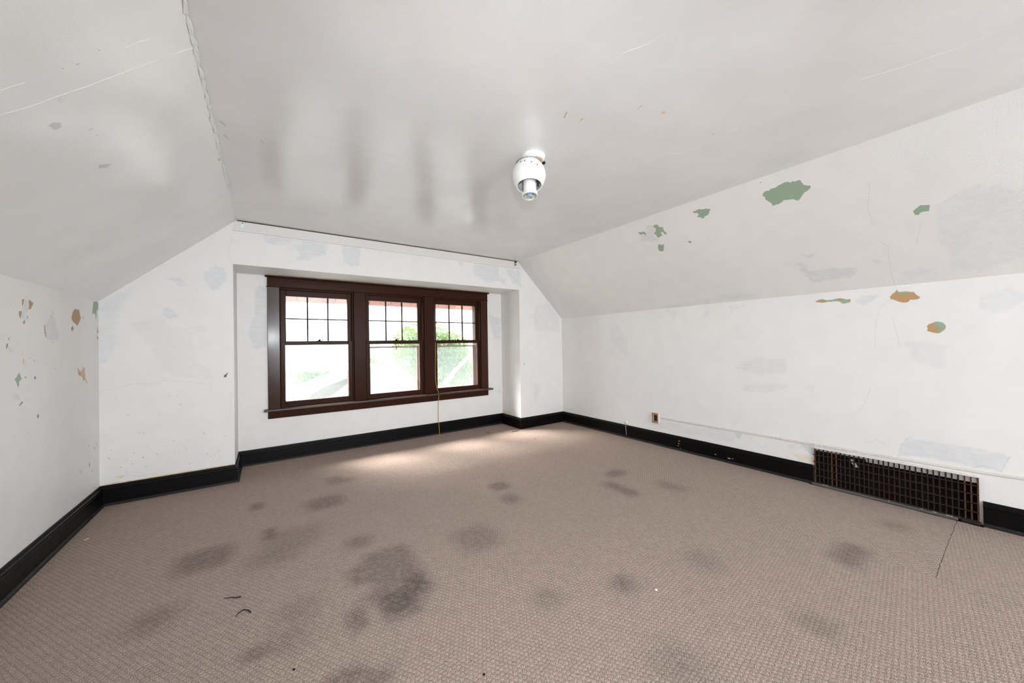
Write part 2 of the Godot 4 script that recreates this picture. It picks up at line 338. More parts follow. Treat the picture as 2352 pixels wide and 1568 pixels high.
func add_light() -> void:
	var sky_mat := ProceduralSkyMaterial.new()
	sky_mat.sky_top_color = Color(0.86, 0.91, 1.0)
	sky_mat.sky_horizon_color = Color(1.0, 1.0, 1.0)
	sky_mat.ground_bottom_color = Color(0.5, 0.52, 0.48)
	sky_mat.ground_horizon_color = Color(0.8, 0.82, 0.8)
	sky_mat.sun_angle_max = 1.0
	var sky := Sky.new()
	sky.sky_material = sky_mat
	var env := Environment.new()
	env.background_mode = Environment.BG_SKY
	env.sky = sky
	env.background_energy_multiplier = SKY_ENERGY
	env.tonemap_mode = Environment.TONE_MAPPER_LINEAR
	env.tonemap_exposure = 1.0
	env.sdfgi_enabled = true
	env.ssao_enabled = true
	env.ssil_enabled = true
	var we := WorldEnvironment.new()
	we.name = "environment"
	we.environment = env
	add_child(we)
	# Hazy sun outside: a very soft light over the sill onto the carpet and the far alcove return.
	var sun := DirectionalLight3D.new()
	sun.name = "hazy_sun"
	add_child(sun)
	sun.look_at_from_position(Vector3.ZERO, Vector3(0.8, -1.15, 1.0))
	sun.light_energy = SUN_ENERGY
	sun.light_angular_distance = 20.0
	sun.light_color = Color(1.0, 0.985, 0.96)
	sun.shadow_enabled = true
	# The photographer's flash: the shadow of the ceiling lamp and the glint on the window casing place it just above the lens.
	var flash := SpotLight3D.new()
	flash.name = "camera_flash"
	add_child(flash)
	flash.look_at_from_position(Vector3(1.15, 1.42, 4.12), Vector3(2.5, 1.15, 2.0))
	flash.spot_angle = 64.0
	flash.spot_angle_attenuation = 1.0
	flash.spot_range = 14.0
	flash.spot_attenuation = 2.0
	flash.light_size = 0.05
	flash.light_energy = FLASH_ENERGY
	flash.light_color = Color(0.96, 0.98, 1.0)
	flash.shadow_enabled = true
	# Soft area light added behind the camera to fill the whole room.
	var fill := AreaLight3D.new()
	fill.name = "rear_fill"
	add_child(fill)
	fill.look_at_from_position(Vector3(2.55, 1.35, ZB - 0.1), Vector3(2.0, 1.25, 0.0))
	fill.area_size = Vector2(2.6, 1.8)
	fill.area_normalize_energy = true
	fill.area_range = 16.0
	fill.area_attenuation = 2.0
	fill.light_energy = FILL_ENERGY
	fill.light_color = Color(0.94, 0.97, 1.0)
	fill.shadow_enabled = true


# ------------------------------------------------------------------ mesh helpers

func mb() -> SurfaceTool:
	var st := SurfaceTool.new()
	st.begin(Mesh.PRIMITIVE_TRIANGLES)
	return st


func tri(st: SurfaceTool, a: Vector3, b: Vector3, c: Vector3, out: Vector3) -> void:
	var n := (a - c).cross(a - b)
	if n.dot(out) < 0.0:
		var t := b
		b = c
		c = t
		n = -n
	n = n.normalized()
	for v in [a, b, c]:
		st.set_normal(n)
		st.set_uv(Vector2(v.x + v.z, v.y))
		st.add_vertex(v)


func quad(st: SurfaceTool, a: Vector3, b: Vector3, c: Vector3, d: Vector3, out: Vector3) -> void:
	tri(st, a, b, c, out)
	tri(st, a, c, d, out)


# A box with chamfered edges, in the axes of basis b.
func cbox(st: SurfaceTool, lo: Vector3, hi: Vector3, bev := 0.002, t := Transform3D.IDENTITY) -> void:
	var c := (lo + hi) / 2.0
	var h := (hi - lo) / 2.0
	bev = minf(bev, minf(h.x, minf(h.y, h.z)) * 0.9)
	var p := {}
	for sx in [-1, 1]:
		for sy in [-1, 1]:
			for sz in [-1, 1]:
				var s := Vector3(sx, sy, sz)
				for ax in 3:
					var q := h - Vector3.ONE * bev
					q[ax] = h[ax]
					p[[sx, sy, sz, ax]] = t * (c + q * s)
	for ax in 3:
		var u := (ax + 1) % 3
		var v := (ax + 2) % 3
		for s in [-1, 1]:
			var k := []
			for w in [[-1, -1], [1, -1], [1, 1], [-1, 1]]:
				var key := [0, 0, 0, ax]
				key[ax] = s
				key[u] = w[0]
				key[v] = w[1]
				k.append(p[key])
			var out := Vector3.ZERO
			out[ax] = s
			quad(st, k[0], k[1], k[2], k[3], t.basis * out)
		if bev <= 0.0:
			continue
		# edges along ax
		for su in [-1, 1]:
			for sv in [-1, 1]:
				var k := []
				for e in [[-1, u], [1, u], [1, v], [-1, v]]:
					var key := [0, 0, 0, e[1]]
					key[ax] = e[0]
					key[u] = su
					key[v] = sv
					k.append(p[key])
				var out := Vector3.ZERO
				out[u] = su
				out[v] = sv
				quad(st, k[0], k[1], k[2], k[3], t.basis * out)
	if bev > 0.0:
		for sx in [-1, 1]:
			for sy in [-1, 1]:
				for sz in [-1, 1]:
					tri(st, p[[sx, sy, sz, 0]], p[[sx, sy, sz, 1]], p[[sx, sy, sz, 2]], t.basis * Vector3(sx, sy, sz))


# Turned shape: profile of (radius, height), smooth.
func lathe(st: SurfaceTool, prof: Array, segs: int, t := Transform3D.IDENTITY) -> void:
	for i in prof.size() - 1:
		var a: Vector2 = prof[i]
		var b: Vector2 = prof[i + 1]
		if a.distance_to(b) < 1e-6:
			continue
		var d := (b - a).normalized()
		var n2 := Vector2(-d.y, d.x)
		for k in segs:
			var p0 := TAU * k / segs
			var p1 := TAU * (k + 1) / segs
			var v := []
			for q in [[a, p0], [a, p1], [b, p1], [b, p0]]:
				var r: Vector2 = q[0]
				v.append([t * Vector3(r.x * cos(q[1]), r.y, r.x * sin(q[1])), t.basis * Vector3(n2.x * cos(q[1]), n2.y, n2.x * sin(q[1]))])
			for order in [[0, 1, 2], [0, 2, 3]]:
				var x: Vector3 = v[order[0]][0]
				var y: Vector3 = v[order[1]][0]
				var z: Vector3 = v[order[2]][0]
				if x.is_equal_approx(y) or y.is_equal_approx(z) or x.is_equal_approx(z):
					continue
				var o := [order[0], order[1], order[2]]
				if (x - z).cross(x - y).dot(v[order[0]][1]) < 0.0:
					o = [order[0], order[2], order[1]]
				for w in o:
					st.set_normal(v[w][1])
					st.set_uv(Vector2(v[w][0].x, v[w][0].y))
					st.add_vertex(v[w][0])


func tube(st: SurfaceTool, pts: Array, r: float, segs := 6, taper := 1.0) -> void:
	var rings := []
	var side := Vector3.ZERO
	for i in pts.size():
		var d: Vector3 = (pts[mini(i + 1, pts.size() - 1)] - pts[maxi(i - 1, 0)]).normalized()
		if side == Vector3.ZERO:
			side = d.cross(Vector3.UP if absf(d.y) < 0.9 else Vector3.RIGHT).normalized()
		side = (side - d * side.dot(d)).normalized()
		var up := d.cross(side)
		var rr := r * lerpf(1.0, taper, float(i) / maxf(1.0, pts.size() - 1.0))
		var ring := []
		for k in segs:
			var n := side * cos(TAU * k / segs) + up * sin(TAU * k / segs)
			ring.append([pts[i] + n * rr, n])
		rings.append(ring)
	for i in pts.size() - 1:
		for k in segs:
			var a = rings[i][k]
			var b = rings[i][(k + 1) % segs]
			var c = rings[i + 1][(k + 1) % segs]
			var d = rings[i + 1][k]
			for o in [[a, b, c], [a, c, d]]:
				var w: Array = o
				var g: Vector3 = (w[0][0] - w[2][0]).cross(w[0][0] - w[1][0])
				if g.dot(w[0][1]) < 0.0:
					w = [o[0], o[2], o[1]]
				for v in w:
					st.set_normal(v[1])
					st.set_uv(Vector2.ZERO)
					st.add_vertex(v[0])
	for e in [0, pts.size() - 1]:
		var out: Vector3 = (pts[e] - pts[1 if e == 0 else e - 1])
		for k in segs:
			tri(st, pts[e], rings[e][k][0], rings[e][(k + 1) % segs][0], out)


func put(called: String, st: SurfaceTool, m: Material, parent: Node = null) -> MeshInstance3D:
	var o := MeshInstance3D.new()
	o.name = numbered(called) if parent == null else called
	o.mesh = st.commit()
	o.material_override = m
	(self if parent == null else parent).add_child(o, true)
	return o


func numbered(called: String) -> String:
	taken[called] = taken.get(called, -1) + 1
	return called if taken[called] == 0 else "%s_%03d" % [called, taken[called]]


func base(called: String, at := Vector3.ZERO) -> Node3D:
	var o := Node3D.new()
	o.name = numbered(called)
	add_child(o)
	o.position = at
	return o


func tag(o: Node, label: String, category := "", group := "", kind := "") -> Node:
	if label:
		o.set_meta("label", label)
	if category:
		o.set_meta("category", category)
	if group:
		o.set_meta("group", group)
	if kind:
		o.set_meta("kind", kind)
	return o


func steps(a: float, b: float, n: int) -> Array:
	var r := []
	for i in n + 1:
		r.append(lerpf(a, b, float(i) / n))
	return r


func merged(lists: Array) -> Array:
	var r := []
	for l in lists:
		for x in l:
			var near := false
			for y in r:
				near = near or absf(x - y) < 1e-4
			if not near:
				r.append(x)
	r.sort()
	return r


# How far the plaster of a face stands out at a, b.
func wave_of(o: Vector3) -> FastNoiseLite:
	var wave := FastNoiseLite.new()
	wave.seed = 11 + int(o.x * 10.0) + int(o.y * 7.0)
	wave.frequency = 0.9
	wave.fractal_octaves = 2
	return wave


func bulge(wave: FastNoiseLite, amp: float, a: float, b: float, r: Rect2) -> float:
	var edge := minf(minf(a - r.position.x, r.end.x - a), minf(b - r.position.y, r.end.y - b))
	return amp * wave.get_noise_2d(a, b) * 2.0 * smoothstep(0.0, 0.15, edge)


# One face of the room: a grid of points with the slight waviness of old plaster. UV in metres, UV2 over ext for the marks.
func sheet(st: SurfaceTool, o: Vector3, u: Vector3, v: Vector3, n: Vector3, us: Array, vs: Array, ext: Vector2, amp := 0.0025, holes := [], start := 0) -> int:
	var wave := wave_of(o)
	var face := Rect2(us[0], vs[0], us[-1] - us[0], vs[-1] - vs[0])
	var h := func(a: float, b: float) -> float: return bulge(wave, amp, a, b, face)
	for b in vs:
		for a in us:
			var e := 0.03
			var dx: float = (h.call(a + e, b) - h.call(a - e, b)) / (2.0 * e)
			var dy: float = (h.call(a, b + e) - h.call(a, b - e)) / (2.0 * e)
			st.set_normal((n - u * dx - v * dy).normalized())
			st.set_uv(Vector2(a, b))
			st.set_uv2(Vector2(a / ext.x, b / ext.y))
			st.add_vertex(o + u * a + v * b + n * h.call(a, b))
	var w := us.size()
	var flip := u.cross(v).dot(n) > 0.0
	for j in vs.size() - 1:
		for i in w - 1:
			var mid := Vector2((us[i] + us[i + 1]) / 2.0, (vs[j] + vs[j + 1]) / 2.0)
			var cut := false
			for r in holes:
				cut = cut or (r as Rect2).has_point(mid)
			if cut:
				continue
			var q := [start + j * w + i, start + j * w + i + 1, start + (j + 1) * w + i + 1, start + (j + 1) * w + i]
			for k in ([0, 2, 1, 0, 3, 2] if flip else [0, 1, 2, 0, 2, 3]):
				st.add_index(q[k])
	return start + us.size() * vs.size()


# ------------------------------------------------------------------ materials

func plain(c: Color, rough := 0.6, metal := 0.0, spec := 0.5) -> StandardMaterial3D:
	var m := StandardMaterial3D.new()
	m.albedo_color = c
	m.roughness = rough
	m.metallic = metal
	m.metallic_specular = spec
	return m


func noise_tex(seed_: int, freq: float, size := 512, lo := 0.0, hi := 1.0, octaves := 4) -> NoiseTexture2D:
	var n := FastNoiseLite.new()
	n.seed = seed_
	n.frequency = freq
	n.fractal_octaves = octaves
	var t := NoiseTexture2D.new()
	t.width = size
	t.height = size
	t.seamless = true
	t.noise = n
	var g := Gradient.new()
	g.set_color(0, Color(lo, lo, lo))
	g.set_color(1, Color(hi, hi, hi))
	t.color_ramp = g
	return t


func srgb(r: int, g: int, b: int, a := 1.0) -> Color:
	return Color(r / 255.0, g / 255.0, b / 255.0, a)


func tint(called: String) -> Color:
	return {
		"tan": srgb(172, 141, 96), "green": srgb(152, 173, 149), "greendark": srgb(120, 136, 116), "yellow": srgb(228, 200, 140), "beige": srgb(202, 180, 148),
		"spackle": srgb(206, 211, 215, 0.55), "warm": srgb(222, 218, 211, 0.4), "rust": srgb(150, 112, 88, 0.8), "spot": srgb(182, 170, 162, 0.5), "cream": srgb(226, 216, 188, 0.9),
		"ochre": srgb(222, 196, 138), "orange": srgb(186, 150, 106), "teal": srgb(202, 216, 213, 0.8), "tanlight": srgb(205, 184, 158, 0.9), "yellowp": srgb(228, 202, 150),
		"greymark": srgb(190, 188, 184, 0.7), "st_grey": srgb(80, 74, 72, 0.5), "st_dark": srgb(68, 63, 60, 0.5), "st_olive": srgb(84, 75, 64, 0.38), "st_brown": srgb(92, 70, 55, 0.45),
		"st_red": srgb(88, 62, 60, 0.5), "st_faint": srgb(88, 81, 77, 0.32),
	}[called]


# The marks of one surface on a clear ground, ppm texels to the metre.
func marks(key: String, ext: Vector2, ppm: float, ground: Color) -> ImageTexture:
	var img := Image.create(int(ext.x * ppm), int(ext.y * ppm), false, Image.FORMAT_RGBA8)
	img.fill(Color(ground, 0.0))
	for m in MARKS.get(key, []):
		paint(img, m, ppm)
	for c in CRACKS.get(key, []):
		crack(img, c, ppm)
	return ImageTexture.create_from_image(img)


func paint(img: Image, m: Array, ppm: float) -> void:
	var pts: Array[Vector2] = []
	var raw: Array = m[2]
	var count := raw.size() / 2
	var soft: int = m[1] * 2 if (m[0] as String).begins_with("st_") else (m[1] * 2 if m[1] > 1 else m[1])
	for i in count:
		var a := Vector2(raw[i * 2], raw[i * 2 + 1]) * ppm / 1000.0
		var j := (i + 1) % count
		var b := Vector2(raw[j * 2], raw[j * 2 + 1]) * ppm / 1000.0
		var parts := clampi(int(a.distance_to(b) / 5.0), 1, 40)
		for k in parts:
			var jit := 0.0 if k == 0 else (0.8 if soft < 2 else 2.5)
			pts.append(a.lerp(b, float(k) / parts) + Vector2(rng.randf_range(-jit, jit), rng.randf_range(-jit, jit)))
	var lo := pts[0]
	var hi := pts[0]
	for q in pts:
		lo = lo.min(q)
		hi = hi.max(q)
	var pad := soft * 2 + 3
	var ox := int(floor(lo.x)) - pad
	var oy := int(floor(lo.y)) - pad
	var w := int(ceil(hi.x)) - ox + pad
	var h := int(ceil(hi.y)) - oy + pad
	var c := tint(m[0])
	if m[0] == "spackle" and m[1] >= 4:  # thinly sanded filler
		c.a *= 0.55
	var patch := Image.create(w, h, false, Image.FORMAT_RGBA8)
	patch.fill(Color(c, 0.0))
	for y in h:
		var yy := oy + y + 0.5
		var xs: Array[float] = []
		for i in pts.size():
			var a := pts[i]
			var b := pts[(i + 1) % pts.size()]
			if (a.y <= yy) != (b.y <= yy):
				xs.append(a.x + (yy - a.y) / (b.y - a.y) * (b.x - a.x))
		xs.sort()
		for i in range(0, xs.size() - 1, 2):
			var x0 := int(round(xs[i])) - ox
			var x1 := maxi(int(round(xs[i + 1])) - ox, x0 + 1)
			patch.fill_rect(Rect2i(x0, y, x1 - x0, 1), c)
	if soft > 0:
		var f := soft + 1
		patch.resize(maxi(2, w / f), maxi(2, h / f), Image.INTERPOLATE_LANCZOS if f < 4 else Image.INTERPOLATE_BILINEAR)
		patch.resize(w, h, Image.INTERPOLATE_CUBIC)
		var fleck: bool = (m[0] as String).begins_with("st_")
		if soft >= 2:
			for y in h:
				for x in w:
					var q := patch.get_pixel(x, y)
					if q.a <= 0.01:
						patch.set_pixel(x, y, Color(c, 0.0))
						continue
					var n := rough_noise.get_noise_2d((ox + x) * (1.6 if fleck else 0.5), (oy + y) * (1.6 if fleck else 1.1))
					var grain := clampf(0.86 + n * (0.55 if fleck else 0.7) + rng.randf_range(-0.08, 0.08), 0.1, 1.0)
					patch.set_pixel(x, y, Color(c, clampf(q.a, 0.0, c.a) * grain))
	img.blend_rect(patch, Rect2i(0, 0, w, h), Vector2i(ox, oy))


func crack(img: Image, c: Array, ppm: float) -> void:
	for i in range(0, c.size() - 3, 2):
		var a := Vector2(c[i], c[i + 1]) * ppm / 1000.0
		var b := Vector2(c[i + 2], c[i + 3]) * ppm / 1000.0
		var n := int(a.distance_to(b)) + 1
		for k in n:
			var q := a.lerp(b, float(k) / n) + Vector2(rough_noise.get_noise_1d(a.x + k * 3.0), rough_noise.get_noise_1d(a.y + k * 3.0 + 99.0)) * 2.0
			var x := int(q.x)
			var y := int(q.y)
			if x >= 0 and y >= 0 and x < img.get_width() and y < img.get_height():
				img.set_pixel(x, y, srgb(160, 160, 163, rng.randf_range(0.35, 0.75)))


func plaster(key: String, ext: Vector2, ppm: float, c: Color, rough: float, bump: float, spec := 0.5) -> StandardMaterial3D:
	var m := plain(c, rough, 0.0, spec)
	m.albedo_texture = mats.mottle
	m.uv1_scale = Vector3(0.8, 0.8, 1.0)
	m.heightmap_enabled = true
	m.heightmap_texture = mats.plaster_height
	m.heightmap_scale = bump
	if key:
		m.detail_enabled = true
		m.detail_blend_mode = BaseMaterial3D.BLEND_MODE_MIX
		m.detail_uv_layer = BaseMaterial3D.DETAIL_UV_2
		m.detail_albedo = marks(key, ext, ppm, c)
	return m


func grained(c: Color, rough: float, scale: Vector3, bump: float, coat := 0.0, spec := 0.5) -> StandardMaterial3D:
	var m := plain(c, rough, 0.0, spec)
	m.uv1_triplanar = true
	m.uv1_world_triplanar = true
	m.uv1_scale = scale
	m.heightmap_enabled = true
	m.heightmap_texture = mats.grain_height
	m.heightmap_scale = bump
	m.albedo_texture = mats.grain_tone if c.get_luminance() < 0.75 else mats.light_tone
	if coat > 0.0:
		m.clearcoat_enabled = true
		m.clearcoat = coat
		m.clearcoat_roughness = 0.25
	return m


const EXT_SIDE := Vector2(4.2, 1.6)
const EXT_SLOPE := Vector2(4.2, 1.17)
const EXT_CEIL := Vector2(3.15, 4.2)
const EXT_GABLE := Vector2(4.83, 2.38)
const EXT_ALCOVE := Vector2(3.2, 1.97)
const EXT_JAMB := Vector2(0.48, 1.97)
const EXT_FLOOR := Vector2(4.83, 4.2)


func make_materials() -> void:
	mats.mottle = noise_tex(3, 0.008, 512, 0.978, 1.0, 5)
	mats.plaster_height = noise_tex(8, 0.11, 1024, 0.0, 1.0, 3)
	mats.grain_height = noise_tex(31, 0.03, 512, 0.0, 1.0, 4)
	mats.grain_tone = noise_tex(32, 0.02, 512, 0.72, 1.0, 4)
	mats.light_tone = noise_tex(33, 0.02, 512, 0.95, 1.0, 4)
	var wall := srgb(236, 234, 231)
	var ceil_c := srgb(235, 234, 232)
	mats.wall = plaster("", Vector2.ONE, 1.0, wall, 0.62, 0.05)
	mats.left_wall = plaster("LW", EXT_SIDE, 450.0, wall, 0.5, 0.05)
	mats.right_wall = plaster("RW", EXT_SIDE, 450.0, wall, 0.55, 0.05)
	mats.left_slope = plaster("LS", EXT_SLOPE, 420.0, ceil_c, 0.25, 0.03, 0.7)
	mats.right_slope = plaster("RS", EXT_SLOPE, 450.0, wall, 0.5, 0.05)
	mats.ceiling = plaster("CE", EXT_CEIL, 400.0, ceil_c, 0.21, 0.03, 0.72)
	mats.gable = plaster("GA", EXT_GABLE, 420.0, wall, 0.55, 0.05)
	mats.alcove = plaster("AB", EXT_ALCOVE, 420.0, wall, 0.55, 0.05)
	mats.jamb = plaster("JR", EXT_JAMB, 420.0, wall, 0.5, 0.2)
	mats.ridge = plain(ceil_c, 0.4)
	mats.soffit = plaster("", Vector2.ONE, 1.0, ceil_c, 0.5, 0.03, 0.75)
	mats.gloss_wood = grained(srgb(66, 33, 21), 0.38, Vector3(3.0, 3.0, 3.0), 0.0, 0.0, 0.7)
	mats.wood = grained(srgb(68, 36, 20), 0.36, Vector3(3.0, 22.0, 3.0), 0.2, 0.12, 0.18)
	mats.wood_up = grained(srgb(68, 36, 20), 0.4, Vector3(24.0, 9.0, 24.0), 0.2, 0.1, 0.18)
	mats.wood_gloss = grained(srgb(66, 35, 20), 0.22, Vector3(12.0, 26.0, 12.0), 0.01, 0.35, 0.24)
	mats.wood_gloss.clearcoat_roughness = 0.16
	mats.sash = grained(srgb(66, 36, 20), 0.4, Vector3(14.0, 14.0, 14.0), 0.1, 0.1, 0.18)
	mats.storm = grained(srgb(140, 84, 58), 0.6, Vector3(14.0, 4.0, 14.0), 0.1)
	mats.black = grained(srgb(15, 14, 13), 0.35, Vector3(5.0, 16.0, 5.0), 0.06, 0.0, 0.24)
	mats.shoe = grained(srgb(44, 42, 41), 0.45, Vector3(8.0, 16.0, 8.0), 0.1, 0.0, 0.3)
	mats.white_paint = grained(srgb(232, 229, 224), 0.45, Vector3(6.0, 20.0, 6.0), 0.05)
	mats.raceway = grained(srgb(230, 224, 217), 0.45, Vector3(6.0, 20.0, 6.0), 0.04)
	mats.iron = grained(srgb(60, 43, 37), 0.8, Vector3(30.0, 30.0, 30.0), 0.15, 0.0, 0.3)
	mats.rusty = grained(srgb(104, 66, 44), 0.85, Vector3(30.0, 30.0, 30.0), 0.15)
	mats.duct = grained(srgb(44, 33, 28), 0.9, Vector3(12.0, 12.0, 12.0), 0.3)
	mats.metal_black = plain(srgb(24, 23, 22), 0.4, 0.6)
	mats.glass = plain(Color(1, 1, 1, 0.04), 0.02)
	mats.glass.transparency = BaseMaterial3D.TRANSPARENCY_ALPHA
	mats.screen = plain(Color(0.5, 0.53, 0.53, 0.22), 0.9)
	mats.screen.transparency = BaseMaterial3D.TRANSPARENCY_ALPHA
	mats.screen.backlight_enabled = true
	mats.screen.backlight = Color(0.6, 0.64, 0.64)
	make_carpet()


# Loop-pile carpet: rows of yarn loops, 18 mm apart, each loop of its own tone, flecked.
func make_carpet() -> void:
	var size := 1024
	var cells := 32
	var cell := size / cells
	var tone := PackedFloat32Array()
	for i in cells * cells:
		tone.append(rng.randf_range(-1.0, 1.0))
	var fleck := FastNoiseLite.new()
	fleck.frequency = 0.13
	fleck.fractal_octaves = 3
	fleck.seed = 77
	var fl := fleck.get_seamless_image(size, size).get_data()
	var warp := FastNoiseLite.new()
	warp.seed = 12
	warp.frequency = 0.02
	var wp := warp.get_seamless_image(size, size).get_data()
	var col := PackedByteArray()
	var hgt := PackedByteArray()
	col.resize(size * size * 3)
	hgt.resize(size * size)
	var at := 0
	for y in size:
		for x in size:
			var wy := (y + int(wp[at] * 0.03)) % size
			var row := wy / cell
			var fy := (float(wy % cell) + 0.5) / cell * 2.0 - 1.0
			var xx := (x + int(wp[(at + 300 * size + 517) % (size * size)] * 0.03) + (row % 2) * cell / 2) % size
			var ci := xx / cell
			var fx := (float(xx % cell) + 0.5) / cell * 2.0 - 1.0
			var n := fl[at] / 255.0 - 0.5
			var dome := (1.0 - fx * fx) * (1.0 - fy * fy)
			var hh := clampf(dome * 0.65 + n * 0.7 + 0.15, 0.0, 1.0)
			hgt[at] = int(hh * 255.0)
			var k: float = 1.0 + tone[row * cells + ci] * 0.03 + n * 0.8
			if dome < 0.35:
				k *= 0.85 + dome * 0.43  # gaps between loops darkened in the colour: jute backing plus loop shade
			col[at * 3] = clampi(int(168.0 * k), 0, 255)
			col[at * 3 + 1] = clampi(int(150.0 * k), 0, 255)
			col[at * 3 + 2] = clampi(int(138.0 * k), 0, 255)
			at += 1
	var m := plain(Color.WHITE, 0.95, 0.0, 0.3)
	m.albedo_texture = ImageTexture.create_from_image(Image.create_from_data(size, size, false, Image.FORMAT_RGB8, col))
	m.heightmap_enabled = true
	m.heightmap_texture = ImageTexture.create_from_image(Image.create_from_data(size, size, false, Image.FORMAT_L8, hgt))
	m.heightmap_scale = 0.35
	m.detail_enabled = true
	m.detail_blend_mode = BaseMaterial3D.BLEND_MODE_MIX
	m.detail_uv_layer = BaseMaterial3D.DETAIL_UV_2
	m.detail_albedo = marks("FL", EXT_FLOOR, 300.0, srgb(92, 85, 82))
	mats.carpet = m
	mats.carpet_edge = plain(srgb(120, 104, 92), 0.95)


# ------------------------------------------------------------------ room shell

func core(st: SurfaceTool, lo: Vector3, hi: Vector3, t := Transform3D.IDENTITY) -> void:
	cbox(st, lo, hi, 0.0, t)


func build_floor() -> void:
	var st := mb()
	core(st, Vector3(-0.2, -0.25, -0.75), Vector3(WD + 0.3, -0.012, ZB + 0.2))
	tag(put("floor", st, grained(srgb(128, 106, 84), 0.8, Vector3(4, 4, 4), 0.1)), "wooden floor boards under the carpet", "", "", "structure")
	# carpet: main width, a strip along the grille wall in two lengths, a narrow length by the window alcove
	var c := base("carpet")
	tag(c, "stained taupe loop-pile carpet laid wall to wall in seamed pieces", "carpet")
	var a := deg_to_rad(-56.5)
	carpet_piece(c, [Vector2(0.0, 0.003), Vector2(XA + 0.003, 0.003), Vector2(XA + 0.003, -AD + 0.003), Vector2(3.742, -AD + 0.003), Vector2(3.742, 1.9), Vector2(3.785, 3.35), Vector2(3.83, 4.05), Vector2(3.92, ZB), Vector2(1.07, ZB), Vector2(1.077, 1.5), Vector2(1.05, 0.6), Vector2(0.0, 0.3)], a, 0.0)
	carpet_piece(c, [Vector2(0.0, 0.3), Vector2(1.05, 0.6), Vector2(1.077, 1.5), Vector2(1.07, ZB), Vector2(0.0, ZB)], a, 0.0)
	carpet_piece(c, [Vector2(3.7426, -AD + 0.003), Vector2(XB - 0.003, -AD + 0.003), Vector2(XB - 0.003, 0.003), Vector2(WD, 0.003), Vector2(WD, 3.03), Vector2(WD - 0.048, 3.03), Vector2(WD - 0.048, 3.80), Vector2(3.814, 3.80), Vector2(3.7864, 3.35), Vector2(3.7434, 1.9)], a + PI / 2.0, 0.0)
	carpet_piece(c, [Vector2(3.815, 3.8018), Vector2(WD - 0.048, 3.8018), Vector2(WD - 0.048, 3.91), Vector2(WD, 3.91), Vector2(WD, ZB), Vector2(3.922, ZB), Vector2(3.832, 4.05)], a, 0.0)


func carpet_piece(parent: Node3D, outline: Array, turn: float, y: float) -> void:
	var st := mb()
	var pts := PackedVector2Array()
	for i in outline.size():
		var a: Vector2 = outline[i]
		var b: Vector2 = outline[(i + 1) % outline.size()]
		var edge_on_wall := (absf(a.x - b.x) < 0.001 and (a.x < 0.01 or a.x > WD - 0.01)) or (absf(a.y - b.y) < 0.001 and (a.y < 0.01 or a.y > ZB - 0.01))
		var n := 1 if edge_on_wall else clampi(int(a.distance_to(b) / 0.03), 1, 160)
		for k in n:
			var q := a.lerp(b, float(k) / n)
			if k > 0:
				q += Vector2(rough_noise.get_noise_2d(q.x * 300.0, q.y * 300.0), rough_noise.get_noise_2d(q.x * 300.0 + 77.0, q.y * 300.0)) * 0.006
			pts.append(q)
	var s := 1.0 / 0.576
	var idx := Geometry2D.triangulate_polygon(pts)
	for i in range(0, idx.size(), 3):
		var p := [pts[idx[i]], pts[idx[i + 1]], pts[idx[i + 2]]]
		var cr: float = (p[1] - p[0]).cross(p[2] - p[0])
		if cr < 0.0:
			p = [p[0], p[2], p[1]]
		for q in p:
			st.set_normal(Vector3.UP)
			st.set_uv((q as Vector2).rotated(turn) * s)
			st.set_uv2(q / EXT_FLOOR)
			st.add_vertex(Vector3(q.x, y, q.y))
	for i in pts.size():
		var a := pts[i]
		var b := pts[(i + 1) % pts.size()]
		var out := (b - a).orthogonal()
		for q in [[a, 0.0], [b, 0.0], [b, -0.011], [a, 0.0], [b, -0.011], [a, -0.011]]:
			st.set_normal(Vector3(out.x, 0.0, out.y).normalized())
			st.set_uv((q[0] as Vector2).rotated(turn) * s)
			st.set_uv2(q[0] / EXT_FLOOR)
			st.add_vertex(Vector3(q[0].x, y + q[1], q[0].y))
	put("carpet_piece", st, mats.carpet, parent)


func slope_dir(left: bool) -> Vector3:
	return Vector3(XL, HC - HK, 0).normalized() if left else Vector3(XR - WD, HC - HK, 0).normalized()


